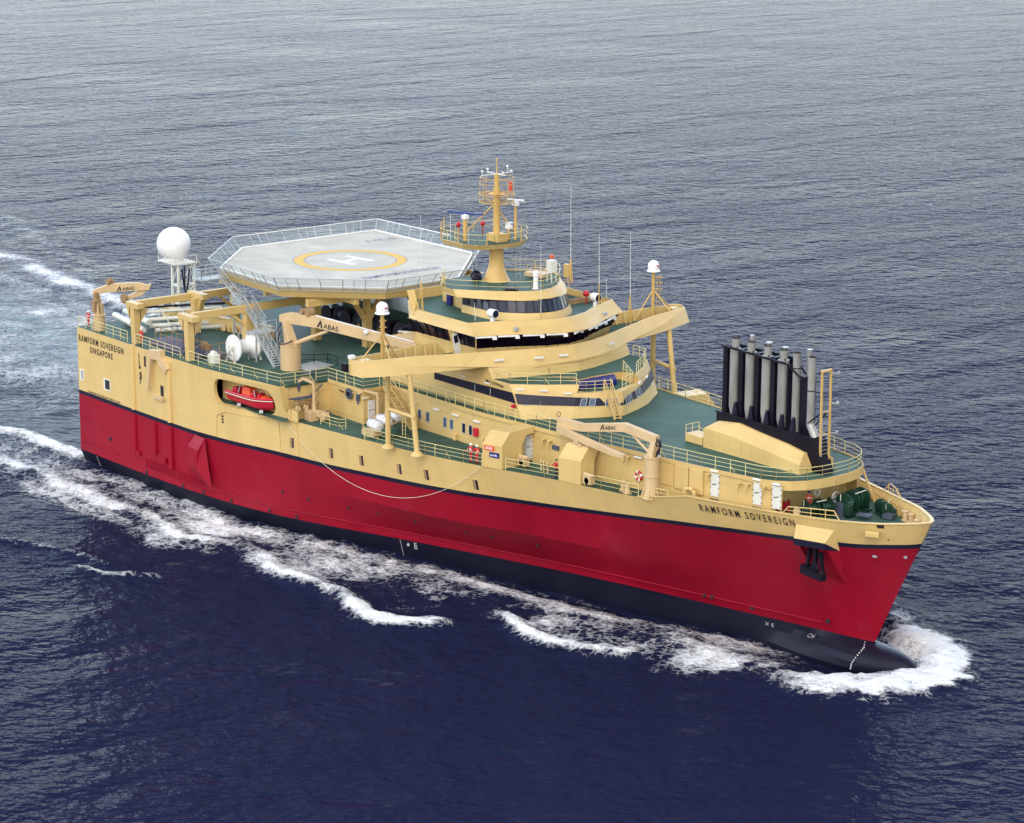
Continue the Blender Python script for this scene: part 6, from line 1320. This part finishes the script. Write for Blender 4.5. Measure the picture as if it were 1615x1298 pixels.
for y in Y:
    for x in X:
        near = -75 < y < 60 and -150 < x < 145; f = 0; h = 0; tb = 0
        dist = math.hypot(x-20, y); cellx = .45*max(1, 1+(abs(x-31)-81)*.13 if abs(x-31) > 81 else 1, 1+(abs(y+18)-32)*.13 if abs(y+18) > 32 else 1)
        for kx, ky, ph, am, lam in WV:
            if lam > cellx*3.2: h += am*math.sin(kx*x+ky*y+ph)
        h *= .15
        if near:
            n1 = noise.fractal(Vector((x*.35, y*.35, 0)), .8, 2, 4); n2 = noise.noise(Vector((x*.12, y*.12, 7)))
            for k, (pts, wd, st, rh) in LINES.items():
                b = BB[k]
                if b[0] < x < b[1] and b[2] < y < b[3]:
                    d, tt = seg_dist(x+n1*wd*.9, y+n2*wd*1.1, pts); d /= wd; tp_ = min(1, .25+min(tt, 1-tt)*6)
                    if d < 2.6:
                        g = math.exp(-d*d*1.0)*(1+.5*n2)*tp_; f = max(f, st*g); h += rh*math.exp(-d*d*.9)*(1+.5*n1)*tp_; 
            # turbulent pale water
            if x < 2: tb = max(tb, math.exp(-((y-2-.1*x*0)/(24-.06*x))**2*1.6)*(.25+.9*math.exp(-((y-13)/12)**2)+.5*math.exp(-((y+17)/5)**2))*min(1, -(x-2)/8)*math.exp(x/220))
            a = abs(y); hbx = hb(max(0, min(96, x)), .8)
            out = a-hbx
            if 40 < x < 99 and out < 9: dip = min(1, (x-40)/30)*(1.15 if x < 92 else 1.15); h -= dip*math.exp(-(max(0, out)/4.0)**2)*max(0, min(1, (100.5-x)/3))
            if 0 < x < 100 and out < -1.5: h = min(h, -.6)
            if -2 < x < 90 and -1 < out < 3.2: h += .22*n1; f = max(f, .40*math.exp(-((out-1.2)/1.3)**2)*(1+n1)*(1 if x < 70 else .5))
        if f > .2: h += min(1, f)*(.16*noise.noise(Vector((x*1.1, y*1.1, 3)))+.14*noise.noise(Vector((x*2.3, y*2.3, 9))))
        vs.append((x, y, h)); foam.append(max(0, min(1.3, f))); turb.append(max(0, min(1, tb)))
nx = len(X); fcs = [(j*nx+i, j*nx+i+1, (j+1)*nx+i+1, (j+1)*nx+i) for j in range(len(Y)-1) for i in range(nx-1)]
me = bpy.data.meshes.new('sea'); me.from_pydata(vs, [], fcs); me.polygons.foreach_set('use_smooth', [True]*len(me.polygons))
at = me.attributes.new('foam', 'FLOAT', 'POINT'); at.data.foreach_set('value', foam); at = me.attributes.new('churn', 'FLOAT', 'POINT'); at.data.foreach_set('value', turb)
sea = bpy.data.objects.new('sea', me); COL.objects.link(sea); tag(sea, kind='structure')
m = bpy.data.materials.new('sea_water'); m.use_nodes = True; t = m.node_tree; b = t.nodes['Principled BSDF']; N = t.nodes.new; L = t.links.new
geo = N('ShaderNodeNewGeometry'); pos = geo.outputs['Position']
def nz(scale, detail, rough, sc=(1, 1, 1), rot=0, dist=0):
    mp = N('ShaderNodeMapping'); mp.vector_type = 'TEXTURE'; mp.inputs['Scale'].default_value = sc; mp.inputs['Rotation'].default_value = (0, 0, rot); n = N('ShaderNodeTexNoise'); n.inputs['Scale'].default_value = scale; n.inputs['Detail'].default_value = detail; n.inputs['Roughness'].default_value = rough; n.inputs['Distortion'].default_value = dist
    L(pos, mp.inputs[0]); L(mp.outputs[0], n.inputs['Vector']); return n.outputs['Fac']
def math_(op, a, b_=None, c=None):
    n = N('ShaderNodeMath'); n.operation = op
    for i, v_ in enumerate((a, b_, c)):
        if v_ is None: continue
        if isinstance(v_, (int, float)): n.inputs[i].default_value = v_
        else: L(v_, n.inputs[i])
    return n.outputs[0]
def mapr(v_, a, b_, c=0, d=1, smooth=False):
    n = N('ShaderNodeMapRange'); L(v_, n.inputs['Value']); n.inputs['From Min'].default_value = a; n.inputs['From Max'].default_value = b_; n.inputs['To Min'].default_value = c; n.inputs['To Max'].default_value = d
    if smooth: n.interpolation_type = 'SMOOTHSTEP'
    return n.outputs[0]
fa_ = N('ShaderNodeAttribute'); fa_.attribute_name = 'foam'; ch_ = N('ShaderNodeAttribute'); ch_.attribute_name = 'churn'
RW = math.radians(140)
w1 = nz(1, 2, .5, (11, 22, 1), RW+.5); w2 = nz(1, 3, .5, (2.5, 3.9, 1), RW+.15, .25); w3 = nz(1, 3, .5, (.95, 1.5, 1), RW-.2, .2)
w5 = nz(1, 2, .5, (13, 55, 1), RW+.75, .6)
w4 = nz(1, 3, .5, (2.3, 3.3, 1), RW-1.2, .2)
hgt = math_('ADD', math_('ADD', math_('MULTIPLY', w4, .34), math_('MULTIPLY', w5, 1.4)), math_('ADD', math_('MULTIPLY', w1, .8), math_('ADD', math_('MULTIPLY', w2, .43), math_('MULTIPLY', w3, .36))))
# foam cover
f1 = nz(.42, 12, .68, (1, 1, 1), 0, 1.0); f2 = nz(3.2, 8, .7, (1, 1, 1), 0, .6)
fn_ = math_('ADD', math_('MULTIPLY', math_('ADD', math_('MULTIPLY', f1, .68), math_('MULTIPLY', f2, .32)), 1.7), -.35)
vor = N('ShaderNodeTexVoronoi'); vor.feature = 'DISTANCE_TO_EDGE'; vor.inputs['Scale'].default_value = 1.0
wv = N('ShaderNodeVectorMath'); wv.operation = 'MULTIPLY_ADD'; nv = N('ShaderNodeTexNoise'); nv.inputs['Scale'].default_value = .8; nv.inputs['Detail'].default_value = 5; L(pos, nv.inputs['Vector'])
L(nv.outputs['Color'], wv.inputs[0]); wv.inputs[1].default_value = (2.6, 2.6, 2.6); L(pos, wv.inputs[2]); L(wv.outputs[0], vor.inputs['Vector'])
lace = mapr(vor.outputs['Distance'], 0, .20, .22, 0)
dens = math_('ADD', math_('ADD', math_('MULTIPLY', fa_.outputs['Fac'], .62), fn_), math_('ADD', lace, math_('ADD', math_('MULTIPLY', ch_.outputs['Fac'], .05), mapr(fa_.outputs['Fac'], .75, 1.1, 0, .2))))
mask = mapr(dens, .90, 1.42, 0, 1)
mask = math_('MULTIPLY', mask, mapr(math_('ADD', fa_.outputs['Fac'], math_('MULTIPLY', ch_.outputs['Fac'], .4)), .05, .25))
cw = N('ShaderNodeMix'); cw.data_type = 'RGBA'; cw.inputs['A'].default_value = (.012, .015, .042, 1); cw.inputs['B'].default_value = (.28, .37, .38, 1)
L(math_('MULTIPLY', ch_.outputs['Fac'], mapr(w2, .3, .7, .25, 1.0)), cw.inputs['Factor'])
cf_ = N('ShaderNodeMix'); cf_.data_type = 'RGBA'; cf_.inputs['B'].default_value = (.90, .93, .93, 1); L(mask, cf_.inputs['Factor']); L(cw.outputs['Result'], cf_.inputs['A']); L(cf_.outputs['Result'], b.inputs['Base Color'])
L(mapr(mask, 0, .4, .04, .8), b.inputs['Roughness']); b.inputs['IOR'].default_value = 1.03
bp = N('ShaderNodeBump'); bp.inputs['Distance'].default_value = 1.0; bp.inputs['Strength'].default_value = 1.0
hh = math_('ADD', hgt, math_('MULTIPLY', mask, math_('MULTIPLY', f2, .22))); L(hh, bp.inputs['Height']); L(bp.outputs[0], b.inputs['Normal'])
me.materials.append(m)
# ---------------------------------------------------------------- separate the loose pieces of multi-piece meshes
def split_loose(o, maxn=14, gap=.06):
    me = o.data; n = len(me.vertices)
    if n > 20000: return
    par = list(range(n))
    def find(a):
        while par[a] != a: par[a] = par[par[a]]; a = par[a]
        return a
    for e in me.edges:
        a, b = find(e.vertices[0]), find(e.vertices[1])
        if a != b: par[a] = b
    isl = {}
    for i in range(n): isl.setdefault(find(i), []).append(i)
    if len(isl) < 2 or len(isl) > 400: return
    bb = []
    for k, vs_ in isl.items():
        P = [me.vertices[i].co for i in vs_]; bb.append([k, [min(p[a] for p in P)-gap for a in range(3)], [max(p[a] for p in P)+gap for a in range(3)]])
    cl = [[b] for b in bb]; ch = True
    cl = [([b[0]], b[1], b[2]) for b in bb]
    while ch:
        ch = False; out = []
        for ks, lo, hi in cl:
            for j, (k2, l2, h2) in enumerate(out):
                if all(lo[a] <= h2[a] and hi[a] >= l2[a] for a in range(3)):
                    out[j] = (k2+ks, [min(lo[a], l2[a]) for a in range(3)], [max(hi[a], h2[a]) for a in range(3)]); ch = True; break
            else: out.append((ks, lo, hi))
        cl = out
    if len(cl) < 2 or len(cl) > maxn: return
    own = {}
    for ci, (ks, _, _) in enumerate(cl):
        for k in ks: own[k] = ci
    base = o.name.split('.')[0]; smooth = len(me.polygons) and me.polygons[0].use_smooth
    cid = [own[find(i)] for i in range(n)]
    for ci in range(1, len(cl)):
        idx = {}; vs_ = []; fs = []; mi = []
        for i in range(n):
            if cid[i] == ci: idx[i] = len(vs_); vs_.append(tuple(me.vertices[i].co))
        for p in me.polygons:
            if cid[p.vertices[0]] == ci: fs.append(tuple(idx[v] for v in p.vertices)); mi.append(p.material_index)
        m2 = bpy.data.meshes.new(base); m2.from_pydata(vs_, [], fs)
        for m_ in me.materials: m2.materials.append(m_)
        m2.polygons.foreach_set('material_index', mi)
        if smooth: m2.polygons.foreach_set('use_smooth', [True]*len(m2.polygons)); m2.set_sharp_from_angle(angle=math.radians(38))
        o2 = bpy.data.objects.new(base, m2); COL.objects.link(o2); o2.parent = o.parent; o2.location = o.location; o2.rotation_euler = o.rotation_euler; o2.scale = o.scale
        for md_ in o.modifiers:
            if md_.type == 'BEVEL': b_ = o2.modifiers.new('bevel', 'BEVEL'); b_.width = md_.width; b_.segments = 2; b_.limit_method = 'ANGLE'; b_.angle_limit = md_.angle_limit
    bm = bmesh.new(); bm.from_mesh(me); bm.verts.ensure_lookup_table()
    bmesh.ops.delete(bm, geom=[bm.verts[i] for i in range(n) if cid[i] != 0], context='VERTS'); bm.to_mesh(me); bm.free()
KEEP = ('lettering', 'name', 'mark', 'port', 'emblem', 'band', 'notice', 'number', 'size', 'rope', 'sea', 'safety_net', 'letter_h', 'circle', 'dogs', 'features', 'strap', 'bulwark', 'louvre', 'railing', 'flight', 'ladder', 'ribs', 'frames', 'infill')
for o in list(COL.objects):
    if o.type == 'MESH' and o.data.users == 1 and not any(k in o.name for k in KEEP): split_loose(o)
for o in list(COL.objects):
    if o.type == 'MESH' and o.name.split('.')[0] in ('window_frames', 'guide_pipes', 'bulwark_ribs', 'bridge_wing_frames', 'support_frames') and o.data.users == 1: split_loose(o, 60)
